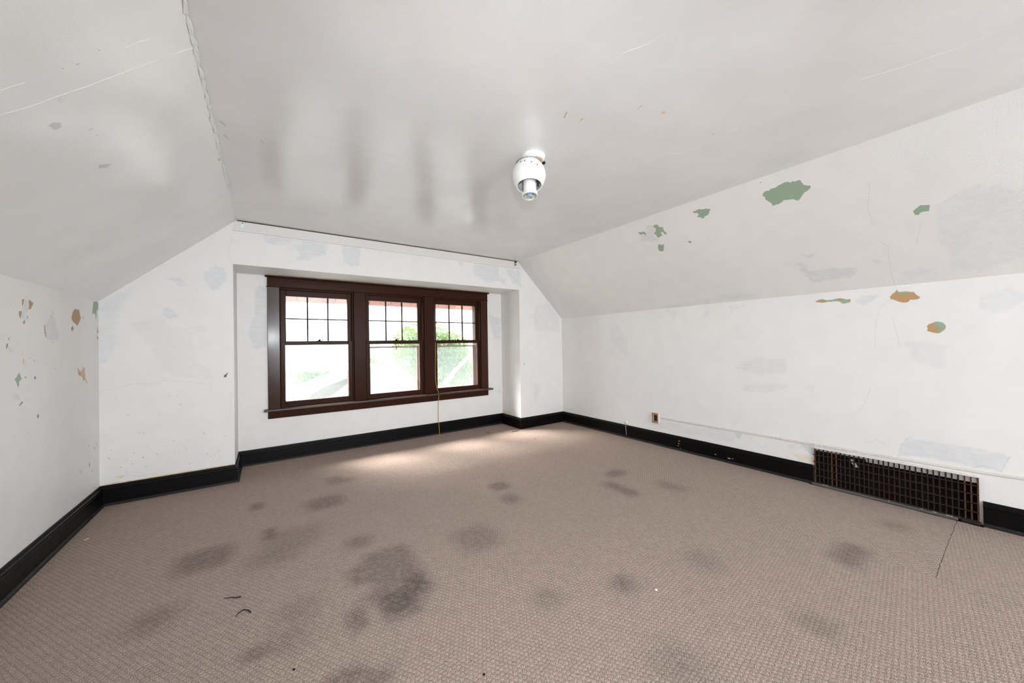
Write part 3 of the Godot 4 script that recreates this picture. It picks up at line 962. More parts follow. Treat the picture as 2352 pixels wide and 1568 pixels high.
func build_side_walls() -> void:
	# left kneewall
	var st := mb()
	sheet(st, Vector3.ZERO, Vector3.BACK, Vector3.UP, Vector3.RIGHT, steps(0, ZB, 80), steps(0, HK, 18), EXT_SIDE)
	var o := put("wall_left", st, mats.left_wall)
	tag(o, "white plaster kneewall with tan and green paint chips", "", "", "structure")
	st = mb()
	core(st, Vector3(-0.2, -0.1, -0.75), Vector3(-0.012, HK + 0.12, ZB + 0.2))
	put("wall_core", st, mats.wall, o)
	# left slope
	var v := slope_dir(true)
	var n := Vector3(v.y, -v.x, 0)
	var l := Vector2(XL, HC - HK).length()
	st = mb()
	sheet(st, Vector3(0, HK, 0), Vector3.BACK, v, n, steps(0, ZB, 90), steps(0, l, 16), EXT_SLOPE, 0.006)
	o = put("wall_left_slope", st, mats.left_slope)
	tag(o, "glossy white sloping ceiling above the chipped kneewall", "", "", "structure")
	st = mb()
	core(st, Vector3(-0.15, 0.012, -0.75), Vector3(l + 0.2, 0.16, ZB + 0.2), Transform3D(Basis(v, -n, Vector3.BACK), Vector3(0, HK, 0)))
	put("slope_core", st, mats.wall, o)
	for r in RIDGES.LS:
		ridge(o, r, Vector3(0, HK, 0), Vector3.BACK, v, n, 0.006, Rect2(0, 0, ZB, l))
	# right kneewall, open behind the grille
	var hole := Rect2(3.066, 0.012, 0.818, 0.248)
	st = mb()
	sheet(st, Vector3(WD, 0, 0), Vector3.BACK, Vector3.UP, Vector3.LEFT, merged([steps(0, ZB, 80), [3.066, 3.884]]), merged([steps(0, HK, 18), [0.012, 0.26]]), EXT_SIDE, 0.002, [hole])
	o = put("wall_right", st, mats.right_wall)
	tag(o, "white plaster kneewall with cracks, orange chips and a rusty grille", "", "", "structure")
	st = mb()
	core(st, Vector3(WD + 0.16, -0.1, -0.75), Vector3(WD + 0.3, HK + 0.12, ZB + 0.2))
	put("wall_core", st, mats.wall, o)
	v = slope_dir(false)
	n = Vector3(-v.y, v.x, 0)
	l = Vector2(XR - WD, HC - HK).length()
	st = mb()
	sheet(st, Vector3(WD, HK, 0), Vector3.BACK, v, n, steps(0, ZB, 90), steps(0, l, 16), EXT_SLOPE, 0.003)
	o = put("wall_right_slope", st, mats.right_slope)
	tag(o, "white sloping ceiling with green paint chips near its top edge", "", "", "structure")
	st = mb()
	core(st, Vector3(-0.25, 0.012, -0.75), Vector3(l + 0.2, 0.16, ZB + 0.2), Transform3D(Basis(v, -n, Vector3.FORWARD), Vector3(WD, HK, ZB - 0.55)))
	put("slope_core", st, mats.wall, o)


# A raised crack: a low uneven ridge of plaster.
func ridge(parent: Node3D, mm: Array, o: Vector3, u: Vector3, v: Vector3, n: Vector3, amp: float, face: Rect2) -> void:
	var st := mb()
	var wave := wave_of(o)
	var pts := []
	for i in range(0, mm.size() - 3, 2):
		var a := Vector2(mm[i], mm[i + 1]) / 1000.0
		var b := Vector2(mm[i + 2], mm[i + 3]) / 1000.0
		var parts := maxi(1, int(a.distance_to(b) / 0.025))
		for k in parts:
			pts.append(a.lerp(b, float(k) / parts) + Vector2(rng.randf_range(-1, 1), rng.randf_range(-1, 1)) * 0.002)
	pts.append(Vector2(mm[-2], mm[-1]) / 1000.0)
	for i in pts.size() - 1:
		var a: Vector2 = pts[i]
		var b: Vector2 = pts[i + 1]
		var s := (b - a).orthogonal().normalized() * 0.0014
		var hgt := n * 0.0017
		var at := func(q: Vector2) -> Vector3: return o + u * q.x + v * q.y + n * (bulge(wave, amp, q.x, q.y, face) - 0.001)
		quad(st, at.call(a - s), at.call(b - s), at.call(b) + hgt, at.call(a) + hgt, n)
		quad(st, at.call(a + s), at.call(b + s), at.call(b) + hgt, at.call(a) + hgt, n)
	put("plaster_ridge", st, mats.ridge, parent)


func build_ceiling() -> void:
	var st := mb()
	sheet(st, Vector3(XL, HC, 0), Vector3.RIGHT, Vector3.BACK, Vector3.DOWN, steps(0, XR - XL, 50), steps(0, ZB, 100), EXT_CEIL, 0.004)
	var o := put("ceiling", st, mats.ceiling)
	tag(o, "satin white plaster ceiling with hairline ridges", "", "", "structure")
	st = mb()
	core(st, Vector3(XL - 0.2, HC + 0.012, -0.75), Vector3(XR + 0.2, HC + 0.16, ZB + 0.2))
	put("ceiling_core", st, mats.wall, o)
	for r in RIDGES.CE:
		ridge(o, r, Vector3(XL, HC, 0), Vector3.RIGHT, Vector3.BACK, Vector3.DOWN, 0.004, Rect2(0, 0, XR - XL, ZB))
	# the lumpy taped joint where the left slope meets the flat ceiling
	st = mb()
	var pts := []
	var z := 0.75
	while z < ZB:
		pts.append(Vector3(XL + rng.randf_range(-0.003, 0.003), HC - 0.001 - rng.randf_range(0.0, 0.002), z))
		z += rng.randf_range(0.015, 0.04)
	var wide := []
	var drop := []
	for i in pts.size():
		wide.append(rng.randf_range(0.004, 0.011))
		drop.append(Vector3(0.35, -0.94, 0) * rng.randf_range(0.002, 0.0045))
	for i in pts.size() - 1:
		var a: Vector3 = pts[i]
		var b: Vector3 = pts[i + 1]
		var l := Vector3(-0.73, -0.68, 0)
		quad(st, a + l * wide[i], b + l * wide[i + 1], b + drop[i + 1], a + drop[i], Vector3(0.3, -1, 0))
		quad(st, a + Vector3.RIGHT * wide[i], b + Vector3.RIGHT * wide[i + 1], b + drop[i + 1], a + drop[i], Vector3(0.3, -1, 0))
	put("joint_ridge", st, mats.ridge, o)
	# curled flakes of paint
	for f in [[1.03, 1.66, 0.035], [1.06, 1.70, 0.02], [0.875, 1.74, 0.03], [0.88, 1.60, 0.026], [0.84, 1.27, 0.02]]:
		st = mb()
		var c := Vector3(f[0], HC - 0.001, f[1])
		var s: float = f[2]
		for k in 4:
			var a0 := float(k) / 4.0
			var a1 := float(k + 1) / 4.0
			var lift := func(t: float) -> Vector3: return Vector3(t * s, -t * t * s * 0.45, 0)
			quad(st, c + lift.call(a0) + Vector3(0, 0, -s * 0.4 * (1.0 - a0 * 0.5)), c + lift.call(a1) + Vector3(0, 0, -s * 0.4 * (1.0 - a1 * 0.5)), c + lift.call(a1) + Vector3(0, 0, s * 0.3 * (1.0 - a1 * 0.6)), c + lift.call(a0) + Vector3(0, 0, s * 0.3 * (1.0 - a0 * 0.6)), Vector3(0.2, -1, 0))
		put("paint_flake", st, mats.ridge, o)


func roof_at(x: float) -> float:
	return minf(HC, minf(HK + x * (HC - HK) / XL, HK + (WD - x) * (HC - HK) / (WD - XR)))


# Part of a gable face between two x, from y0 up to the slopes and ceiling.
func gable_panel(st: SurfaceTool, x0: float, x1: float, y0: float, start: int, z := 0.0, n := Vector3.BACK, ext := EXT_GABLE) -> int:
	var wave := FastNoiseLite.new()
	wave.seed = 91
	wave.frequency = 0.9
	var xs := merged([steps(x0, x1, maxi(4, int((x1 - x0) / 0.1))), [x0, x1] + [XL, XR].filter(func(q): return q > x0 and q < x1)])
	var rows := 20
	for x in xs:
		for j in rows + 1:
			var y := lerpf(y0, roof_at(x), float(j) / rows)
			var edge := minf(minf(x - x0, x1 - x), minf(y - y0, roof_at(x) - y))
			var h := 0.003 * wave.get_noise_2d(x, y) * smoothstep(0.0, 0.15, edge)
			var e := 0.03
			var dx := 0.003 * (wave.get_noise_2d(x + e, y) - wave.get_noise_2d(x - e, y)) / (2.0 * e)
			var dy := 0.003 * (wave.get_noise_2d(x, y + e) - wave.get_noise_2d(x, y - e)) / (2.0 * e)
			st.set_normal(Vector3(-dx, -dy, n.z).normalized())
			st.set_uv(Vector2(x, y))
			st.set_uv2(Vector2(x, y) / ext)
			st.add_vertex(Vector3(x, y, z + h * n.z))
	for i in xs.size() - 1:
		for j in rows:
			var q := [start + i * (rows + 1) + j, start + (i + 1) * (rows + 1) + j, start + (i + 1) * (rows + 1) + j + 1, start + i * (rows + 1) + j + 1]
			for k in ([0, 2, 1, 0, 3, 2] if n.z > 0 else [0, 1, 2, 0, 2, 3]):
				st.add_index(q[k])
	return start + xs.size() * (rows + 1)


func build_front_wall() -> void:
	var st := mb()
	var at := gable_panel(st, 0.0, XA, 0.0, 0)
	at = gable_panel(st, XA, XB, HA, at)
	gable_panel(st, XB, WD, 0.0, at)
	var o := put("wall_front", st, mats.gable)
	tag(o, "white gable wall with bluish filler patches around the window alcove", "", "", "structure")
	st = mb()
	core(st, Vector3(-0.2, -0.2, -0.72), Vector3(XA - 0.006, 2.6, -0.012))
	core(st, Vector3(XB + 0.006, -0.2, -0.72), Vector3(WD + 0.3, 2.6, -0.012))
	core(st, Vector3(XA - 0.006, HA + 0.006, -0.72), Vector3(XB + 0.006, 2.6, -0.012))
	put("wall_core", st, mats.wall, o)
	# alcove: back with the window opening, two jambs, soffit
	st = mb()
	var hole := Rect2(1.14 - XA, 0.5, 2.56, 1.4)
	sheet(st, Vector3(XA, 0, -AD), Vector3.RIGHT, Vector3.UP, Vector3.BACK, merged([steps(0, XB - XA, 32), [1.14 - XA, 3.70 - XA]]), merged([steps(0, HA, 20), [0.5, 1.9]]), EXT_ALCOVE, 0.0015, [hole])
	var a := put("wall_alcove", st, mats.alcove)
	tag(a, "white plaster back wall of the window alcove", "", "", "structure")
	st = mb()
	core(st, Vector3(XA - 0.02, -0.2, -0.72), Vector3(1.14, HA + 0.02, -AD - 0.006))
	core(st, Vector3(3.70, -0.2, -0.72), Vector3(XB + 0.02, HA + 0.02, -AD - 0.006))
	core(st, Vector3(1.14, -0.2, -0.72), Vector3(3.70, 0.5, -AD - 0.006))
	core(st, Vector3(1.14, 1.9, -0.72), Vector3(3.70, HA + 0.02, -AD - 0.006))
	put("wall_core", st, mats.wall, a)
	st = mb()
	sheet(st, Vector3(XA, 0, 0), Vector3.FORWARD, Vector3.UP, Vector3.RIGHT, steps(0, AD, 5), steps(0, HA, 14), EXT_JAMB, 0.0015)
	put("alcove_jamb", st, mats.wall, a)
	st = mb()
	sheet(st, Vector3(XB, 0, 0), Vector3.FORWARD, Vector3.UP, Vector3.LEFT, steps(0, AD, 5), steps(0, HA, 14), EXT_JAMB, 0.0015)
	put("alcove_jamb", st, mats.jamb, a)
	st = mb()
	sheet(st, Vector3(XA, HA, 0), Vector3.RIGHT, Vector3.FORWARD, Vector3.DOWN, steps(0, XB - XA, 24), steps(0, AD, 5), EXT_JAMB, 0.002)
	put("alcove_soffit", st, mats.soffit, a)


func build_back_wall() -> void:
	var st := mb()
	gable_panel(st, 0.0, WD, 0.0, 0, ZB, Vector3.FORWARD)
	var o := put("wall_back", st, mats.wall)
	tag(o, "plain white gable wall behind the viewer", "", "", "structure")
	st = mb()
	core(st, Vector3(-0.2, -0.2, ZB + 0.012), Vector3(WD + 0.3, 2.6, ZB + 0.2))
	put("wall_core", st, mats.wall, o)


# Baseboard run from a to b in plan; n points into the room; m0 and m1 say how each end is mitred (+1 outer corner, -1 inner).
func baseboard(called: String, a: Vector2, b: Vector2, n: Vector2, m0: float, m1: float, label: String, shoe := true) -> Node3D:
	var o := base(called)
	tag(o, label, "", "", "structure")
	var d := (b - a).normalized()
	var at := func(end: int, off: float, y: float) -> Vector3:
		var q: Vector2 = (a - d * off * m0) if end == 0 else (b + d * off * m1)
		q += n * off
		return Vector3(q.x, y, q.y)
	var runs := [["board", [Vector2(0, HB), Vector2(0.006, HB), Vector2(0.009, 0.147), Vector2(0.011, 0.139), Vector2(0.019, 0.132), Vector2(0.020, 0.128), Vector2(0.0205, 0.124), Vector2(0.0175, 0.122), Vector2(0.0175, 0.119), Vector2(0.02, 0.117), Vector2(0.02, 0.002)], mats.black]]
	if shoe:
		runs.append(["shoe_moulding", [Vector2(0.02, 0.021), Vector2(0.025, 0.020), Vector2(0.0295, 0.0165), Vector2(0.0325, 0.011), Vector2(0.0335, 0.005), Vector2(0.0335, 0.0005)], mats.shoe])
	for r in runs:
		var st := mb()
		var pr: Array = r[1]
		for i in pr.size() - 1:
			var p: Vector2 = pr[i]
			var q: Vector2 = pr[i + 1]
			var e := (q - p).normalized()
			var out2 := Vector2(-e.y, e.x)
			if out2.x + out2.y < 0.0:
				out2 = -out2
			quad(st, at.call(0, p.x, p.y), at.call(1, p.x, p.y), at.call(1, q.x, q.y), at.call(0, q.x, q.y), Vector3(n.x * out2.x, out2.y, n.y * out2.x))
		for end in 2:
			var last: Vector2 = pr[pr.size() - 1]
			for i in pr.size() - 1:
				tri(st, at.call(end, 0.0, 0.001), at.call(end, pr[i].x, pr[i].y), at.call(end, pr[i + 1].x, pr[i + 1].y), Vector3(d.x, 0, d.y) * (-1.0 if end == 0 else 1.0))
		put(r[0], st, r[2], o)
	return o


func build_baseboards() -> void:
	baseboard("baseboard_left", Vector2(0, 0), Vector2(0, ZB), Vector2(1, 0), -1, -1, "black baseboard along the chipped kneewall")
	baseboard("baseboard_front_left", Vector2(0, 0), Vector2(XA, 0), Vector2(0, 1), -1, 1, "black baseboard under the plain gable panel, cream plaster along its top")
	baseboard("baseboard_alcove_left", Vector2(XA, 0), Vector2(XA, -AD), Vector2(1, 0), 1, -1, "short black baseboard on the near return of the alcove")
	baseboard("baseboard_alcove_back", Vector2(XA, -AD), Vector2(XB, -AD), Vector2(0, 1), -1, -1, "long black baseboard below the window")
	baseboard("baseboard_alcove_right", Vector2(XB, -AD), Vector2(XB, 0), Vector2(-1, 0), -1, 1, "short black baseboard on the sunlit return of the alcove", false)
	baseboard("baseboard_front_right", Vector2(XB, 0), Vector2(WD, 0), Vector2(0, 1), 1, -1, "black baseboard between the alcove and the far corner", false)
	var o := baseboard("baseboard_right", Vector2(WD, 0), Vector2(WD, 3.045), Vector2(-1, 0), -1, 0, "long black baseboard running from the far corner to the grille")
	# bare wood where paint has chipped off
	for c in [[1.88, 0.075, 0.010, 0.004], [1.885, 0.105, 0.012, 0.004], [1.875, 0.05, 0.008, 0.005], [1.9, 0.03, 0.006, 0.003], [2.27, 0.052, 0.014, 0.004], [2.40, 0.045, 0.02, 0.005], [2.43, 0.05, 0.007, 0.004]]:
		var st := mb()
		var k := 7
		var ring := []
		for i in k:
			var t := TAU * i / k
			ring.append(Vector3(WD - 0.0206, c[1] + sin(t) * c[3] * rng.randf_range(0.6, 1.2), c[0] + cos(t) * c[2] * rng.randf_range(0.6, 1.2)))
		for i in k:
			tri(st, Vector3(WD - 0.021, c[1], c[0]), ring[i], ring[(i + 1) % k], Vector3.LEFT)
		put("bare_chip", st, plain(srgb(206, 170, 140), 0.8), o)
	baseboard("baseboard_right_near", Vector2(WD, 3.905), Vector2(WD, ZB), Vector2(-1, 0), 0, -1, "scuffed black baseboard beyond the grille")
	baseboard("baseboard_back", Vector2(0, ZB), Vector2(WD, ZB), Vector2(0, -1), -1, -1, "black baseboard on the wall behind the viewer")


# ------------------------------------------------------------------ the triple window

const OPEN := [[1.19, 1.922], [2.062, 2.791], [2.937, 3.65]]
const LOW_GLASS := [[1.236, 1.868], [2.112, 2.737], [2.986, 3.606]]
const UP_GLASS := [[1.247, 1.867], [2.115, 2.730], [2.988, 3.601]]


func frame_boxes(st: SurfaceTool, x0: float, x1: float, y0: float, y1: float, gx0: float, gx1: float, gy0: float, gy1: float, z0: float, z1: float, bev := 0.003) -> void:
	cbox(st, Vector3(x0, y0, z0), Vector3(gx0, y1, z1), bev)
	cbox(st, Vector3(gx1, y0, z0), Vector3(x1, y1, z1), bev)
	cbox(st, Vector3(gx0, y0, z0 + 0.001), Vector3(gx1, gy0, z1 - 0.001), bev)
	cbox(st, Vector3(gx0, gy1, z0 + 0.001), Vector3(gx1, y1, z1 - 0.001), bev)


func build_window() -> void:
	var f := -AD
	var t := base("trim_1")
	tag(t, "dark brown painted casing around the triple window", "", "", "structure")
	var add := func(called: String, lo: Vector3, hi: Vector3, m: Material, bev := 0.003) -> void:
		var st := mb()
		cbox(st, lo, hi, bev)
		put(called, st, m, t)
	add.call("side_casing", Vector3(1.078, 0.556, f), Vector3(1.187, 1.85, f + 0.022), mats.wood_gloss)
	add.call("side_casing", Vector3(3.653, 0.556, f), Vector3(3.768, 1.85, f + 0.022), mats.wood_gloss)
	add.call("mullion", Vector3(1.926, 0.556, f), Vector3(2.058, 1.85, f + 0.022), mats.wood_up)
	add.call("mullion", Vector3(2.795, 0.556, f), Vector3(2.933, 1.85, f + 0.022), mats.wood_up)
	add.call("head_casing", Vector3(1.078, 1.853, f), Vector3(3.768, 1.948, f + 0.025), mats.wood)
	add.call("head_fillet", Vector3(1.070, 1.845, f), Vector3(3.776, 1.855, f + 0.031), mats.wood, 0.004)
	add.call("head_cap", Vector3(1.058, 1.948, f), Vector3(3.792, 1.9655, f + 0.046), mats.wood, 0.007)
	add.call("stool", Vector3(1.041, 0.534, f - 0.013), Vector3(3.822, 0.556, f + 0.075), mats.gloss_wood, 0.006)
	add.call("apron", Vector3(1.076, 0.452, f), Vector3(3.766, 0.534, f + 0.02), mats.wood)
	# frame inside the wall
	add.call("sill", Vector3(1.14, 0.5, -0.76), Vector3(3.70, 0.558, f - 0.012), mats.wood)
	add.call("head_jamb", Vector3(1.14, 1.842, -0.72), Vector3(3.70, 1.9, f - 0.002), mats.wood)
	for x in [[1.14, 1.19], [1.922, 2.062], [2.791, 2.937], [3.65, 3.70]]:
		add.call("jamb", Vector3(x[0], 0.558, -0.72), Vector3(x[1], 1.842, f - 0.002), mats.sash)
	for i in 3:
		build_sash(i)


func build_sash(i: int) -> void:
	var f := -AD
	var o := base("window_%d" % (i + 1))
	tag(o, ["double-hung sash window next to the plain gable panel", "middle double-hung sash window with a small black hook", "double-hung sash window behind the hanging yellow cord"][i], "", "", "structure")
	var L: float = OPEN[i][0]
	var R: float = OPEN[i][1]
	# stops
	for x in [[L, L + 0.011], [R - 0.011, R]]:
		var st := mb()
		cbox(st, Vector3(x[0], 0.556, f - 0.012), Vector3(x[1], 1.842, f + 0.008), 0.004)
		put("window_stop", st, mats.sash, o)
	var st := mb()
	cbox(st, Vector3(L, 1.83, f - 0.012), Vector3(R, 1.845, f + 0.008), 0.004)
	put("window_stop", st, mats.sash, o)
	# lower sash
	var g: Array = LOW_GLASS[i]
	st = mb()
	frame_boxes(st, L + 0.002, R - 0.002, 0.56, 1.269, g[0], g[1], 0.616, 1.226, f - 0.049, f - 0.0135)
	var low := put("lower_sash", st, mats.sash, o)
	st = mb()
	cbox(st, Vector3(g[0] - 0.004, 0.612, f - 0.034), Vector3(g[1] + 0.004, 1.23, f - 0.031), 0.0)
	put("pane", st, mats.glass, low)
	# upper sash
	g = UP_GLASS[i]
	st = mb()
	frame_boxes(st, L + 0.002, R - 0.002, 1.229, 1.84, g[0], g[1], 1.272, 1.767, f - 0.092, f - 0.055)
	var up := put("upper_sash", st, mats.sash, o)
	var w: float = (g[1] - g[0]) / 3.0
	for k in 2:
		st = mb()
		cbox(st, Vector3(g[0] + w * (k + 1) - 0.0075, 1.272, f - 0.09), Vector3(g[0] + w * (k + 1) + 0.0075, 1.767, f - 0.06), 0.004)
		put("muntin", st, mats.sash, up)
	st = mb()
	cbox(st, Vector3(g[0], 1.513, f - 0.088), Vector3(g[1], 1.526, f - 0.062), 0.004)
	put("muntin", st, mats.sash, up)
	for k in 3:
		for j in 2:
			st = mb()
			var y0 := 1.270 if j == 0 else 1.52
			cbox(st, Vector3(g[0] + w * k - 0.001, y0, f - 0.077), Vector3(g[0] + w * (k + 1) + 0.001, y0 + 0.25, f - 0.074), 0.0)
			put("pane", st, mats.glass, up)
	# lock on the meeting rail
	var c := Vector3((L + R) / 2.0 + 0.01, 1.269, f - 0.03)
	st = mb()
	cbox(st, c + Vector3(-0.032, 0, -0.012), c + Vector3(0.032, 0.006, 0.012), 0.003)
	lathe(st, [Vector2(0.0, 0.02), Vector2(0.009, 0.019), Vector2(0.014, 0.006)], 12, Transform3D(Basis.IDENTITY, c))
	tube(st, [c + Vector3(-0.004, 0.016, 0), c + Vector3(0.012, 0.02, 0.004), c + Vector3(0.03, 0.019, 0.006), c + Vector3(0.037, 0.019, 0.006)], 0.0045, 6)
	put("sash_lock", st, mats.metal_black, o)
	if i == 1:
		st = mb()
		var hx := (L + R) / 2.0 - 0.005
		tube(st, [Vector3(hx, 1.228, f - 0.012), Vector3(hx, 1.20, f - 0.008), Vector3(hx + 0.004, 1.185, f - 0.004), Vector3(hx + 0.006, 1.17, f + 0.003), Vector3(hx, 1.158, f + 0.006), Vector3(hx - 0.006, 1.163, f + 0.008)], 0.0035, 6)
		put("hook", st, mats.metal_black, o)
	# half-height insect screen outside
	st = mb()
	frame_boxes(st, L, R, 0.56, 1.197, L + 0.038, R - 0.038, 0.6, 1.177, -0.662, -0.64)
	var sc := put("screen_frame", st, mats.storm, o)
	st = mb()
	quad(st, Vector3(L + 0.036, 0.598, -0.65), Vector3(R - 0.036, 0.598, -0.65), Vector3(R - 0.036, 1.179, -0.65), Vector3(L + 0.036, 1.179, -0.65), Vector3.BACK)
	put("insect_screen", st, mats.screen, sc)


func build_gable_trim() -> void:
	var st := mb()
	# flat board under the ceiling, its ends cut to the slopes
	var y0 := 2.272
	var y1 := HC - 0.009
	var xl0 := (y0 - HK) * XL / (HC - HK) + 0.006
	var xl1 := (y1 - HK) * XL / (HC - HK) + 0.006
	var xr0 := WD - (y0 - HK) * (WD - XR) / (HC - HK) - 0.006
	var xr1 := WD - (y1 - HK) * (WD - XR) / (HC - HK) - 0.006
	var a := [Vector3(xl0 + 0.07, y0, 0), Vector3(xr0 - 0.05, y0 - 0.008, 0), Vector3(xr1, y1, 0), Vector3(xl1, y1, 0)]
	var z := Vector3(0, 0, 0.014)
	quad(st, a[0] + z, a[1] + z, a[2] + z, a[3] + z, Vector3.BACK)
	for i in 4:
		var j := (i + 1) % 4
		quad(st, a[i], a[j], a[j] + z, a[i] + z, [Vector3.DOWN, Vector3.RIGHT, Vector3.UP, Vector3.LEFT][i])
	var o := put("trim_2", st, mats.white_paint)
	tag(o, "flat white picture-rail board along the top of the gable wall", "", "", "structure")
	# the board has shrunk from the ceiling: dark strip painted as the gap's shade
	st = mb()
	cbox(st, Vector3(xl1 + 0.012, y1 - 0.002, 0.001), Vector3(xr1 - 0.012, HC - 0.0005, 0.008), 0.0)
	put("joint_shade", st, plain(srgb(52, 44, 38), 0.95, 0.0, 0.2), o)
	for k in 26:
		st = mb()
		var q := Vector3(rng.randf_range(1.0, 3.85), rng.randf_range(y0 + 0.008, y0 + 0.045), 0.0142)
		lathe(st, [Vector2(0.0, 0.0006), Vector2(0.0022, 0.0004), Vector2(0.0024, 0.0)], 7, Transform3D(Basis(Vector3.RIGHT, -PI / 2.0).rotated(Vector3.RIGHT, PI), q))
		put("nail_hole", st, plain(srgb(150, 135, 125), 0.9), o)
	# curtain rod brackets, one at each end
	var b := base("rod_bracket", Vector3(0.895, 2.327, 0.014))
	tag(b, "small white metal rod bracket with an orange screw head", "bracket", "curtain rod brackets")
	st = mb()
	cbox(st, Vector3(-0.014, -0.024, 0), Vector3(0.014, 0.022, 0.003), 0.001)
	cbox(st, Vector3(-0.012, -0.024, 0.003), Vector3(-0.008, 0.015, 0.016), 0.001)
	cbox(st, Vector3(0.008, -0.024, 0.003), Vector3(0.012, 0.015, 0.016), 0.001)
	put("plate", st, plain(srgb(246, 247, 248), 0.35), b)
	for s in [[Vector3(0.022, 0.03, 0), srgb(196, 120, 84)], [Vector3(0.002, 0.018, 0.003), srgb(40, 38, 36)]]:
		st = mb()
		lathe(st, [Vector2(0, 0.003), Vector2(0.004, 0.002), Vector2(0.005, 0)], 8, Transform3D(Basis(Vector3.RIGHT, PI / 2.0), s[0]))
		put("screw", st, plain(s[1], 0.6), b)
	b = base("rod_bracket", Vector3(3.945, 2.325, 0.014))
	tag(b, "rusty rod bracket with a brass knob in the far ceiling corner", "bracket", "curtain rod brackets")
	st = mb()
	cbox(st, Vector3(-0.016, -0.03, 0), Vector3(-0.008, 0.012, 0.012), 0.001)
	cbox(st, Vector3(-0.016, -0.03, 0), Vector3(0.016, 0.012, 0.002), 0.001)
	put("plate", st, plain(srgb(190, 196, 196), 0.4, 0.5), b)
	st = mb()
	lathe(st, [Vector2(0, -0.016), Vector2(0.009, -0.012), Vector2(0.013, 0), Vector2(0.009, 0.012), Vector2(0, 0.016)], 10, Transform3D(Basis.IDENTITY, Vector3(0.004, 0.022, 0.016)))
	lathe(st, [Vector2(0, -0.008), Vector2(0.006, -0.005), Vector2(0.008, 0), Vector2(0.006, 0.007), Vector2(0, 0.009)], 8, Transform3D(Basis.IDENTITY, Vector3(0.008, -0.014, 0.012)))
	put("knob", st, mats.rusty, b)


# ------------------------------------------------------------------ grille, raceway, outlet

func build_grille() -> void:
	var x := WD - 0.012
	var o := base("return_air_grille", Vector3(WD, 0, 3.065))
	tag(o, "rusty brown iron return-air grille set low in the kneewall", "grille")
	var wd := 0.822
	var top := 0.300
	# duct box behind
	var st := mb()
	cbox(st, Vector3(0.135, 0.0, 0.0), Vector3(0.15, 0.27, 0.82), 0.0)
	cbox(st, Vector3(0.0, -0.008, 0.0), Vector3(0.15, 0.012, 0.82), 0.0)
	cbox(st, Vector3(0.001, 0.26, 0.0), Vector3(0.15, 0.28, 0.82), 0.0)
	cbox(st, Vector3(0.001, 0.0, -0.01), Vector3(0.15, 0.27, 0.0015), 0.0)
	cbox(st, Vector3(0.001, 0.0, 0.8185), Vector3(0.15, 0.27, 0.83), 0.0)
	put("duct", st, mats.duct, o)
	# bars
	var n := 32
	for i in n:
		var z := wd * i / (n - 1)
		var lean := rng.randf_range(-0.0015, 0.0015)
		st = mb()
		var w := 0.0068 if i > 0 and i < n - 1 else 0.008
		cbox(st, Vector3(-0.016, 0.012, z - w / 2.0 + lean), Vector3(-0.004, top, z + w / 2.0 + lean), 0.001)
		put("upright_bar", st, mats.rusty if i in [0, 4, 5, 29, 30, 31] else mats.iron, o)
	for k in 5:
		var y := 0.018 + k * 0.0565
		st = mb()
		cbox(st, Vector3(-0.018, y - 0.0038, -0.012 if k > 1 else 0.0), Vector3(-0.008, y + 0.0038, wd + 0.003), 0.0012)
		put("cross_bar", st, mats.iron if k != 2 else mats.iron, o)
	st = mb()
	cbox(st, Vector3(-0.02, 0.008, -0.02), Vector3(-0.003, 0.016, wd + 0.01), 0.002)
	put("bottom_rail", st, mats.rusty, o)
	# lip of peeling paint along the top
	st = mb()
	var z := -0.01
	while z < wd:
		var z1 := z + rng.randf_range(0.015, 0.04)
		cbox(st, Vector3(-0.019, top - rng.randf_range(0.001, 0.004), z), Vector3(0.0, top + 0.008 + rng.randf_range(0.0, 0.003), minf(z1, wd + 0.008)), 0.001)
		z = z1
	put("paint_lip", st, mats.white_paint, o)
	# worn dark ledge at the floor
	st = mb()
	cbox(st, Vector3(-0.047, 0.0005, -0.02), Vector3(-0.003, 0.016, 0.74), 0.004)
	put("ledge", st, plain(srgb(86, 84, 80), 0.6), o)
	for c in [0.05, 0.07, 0.42, 0.58, 0.63, 0.69, 0.71]:
		st = mb()
		cbox(st, Vector3(-0.035, 0.016, c), Vector3(-0.028, 0.0175, c + rng.randf_range(0.006, 0.02)), 0.0004)
		put("paint_chip", st, mats.white_paint, o)
	st = mb()
	cbox(st, Vector3(-0.04, 0.0005, 0.75), Vector3(-0.006, 0.016, 0.83), 0.004)
	put("latch", st, mats.duct, o)
	# stub of old plaster left of the bars
	st = mb()
	cbox(st, Vector3(-0.012, 0.002, -0.02), Vector3(0.004, 0.152, -0.003), 0.003)
	put("end_plate", st, mats.duct, o)
	# torn scrap of paper caught behind the bars
	st = mb()
	var p := Vector3(0.004, 0, 0.215)
	var s := [Vector3(0, 0.30, 0.0), Vector3(0, 0.30, 0.022), Vector3(-0.004, 0.25, 0.024), Vector3(-0.002, 0.205, 0.045), Vector3(0.0, 0.2, 0.024), Vector3(0, 0.235, 0.001)]
	for i in range(1, s.size() - 1):
		quad(st, p + s[0], p + s[i], p + s[i + 1], p + s[i + 1] + Vector3(0.0004, 0, 0), Vector3.LEFT)
		quad(st, p + s[0] + Vector3(0.0006, 0, 0), p + s[i] + Vector3(0.0006, 0, 0), p + s[i + 1] + Vector3(0.0006, 0, 0), p + s[0] + Vector3(0.0007, 0, 0), Vector3.RIGHT)
	tag(put("paper_scrap", st, plain(srgb(236, 234, 226), 0.8)), "torn white paper scrap caught behind the rusty grille", "paper").position = Vector3(WD, 0, 3.065)


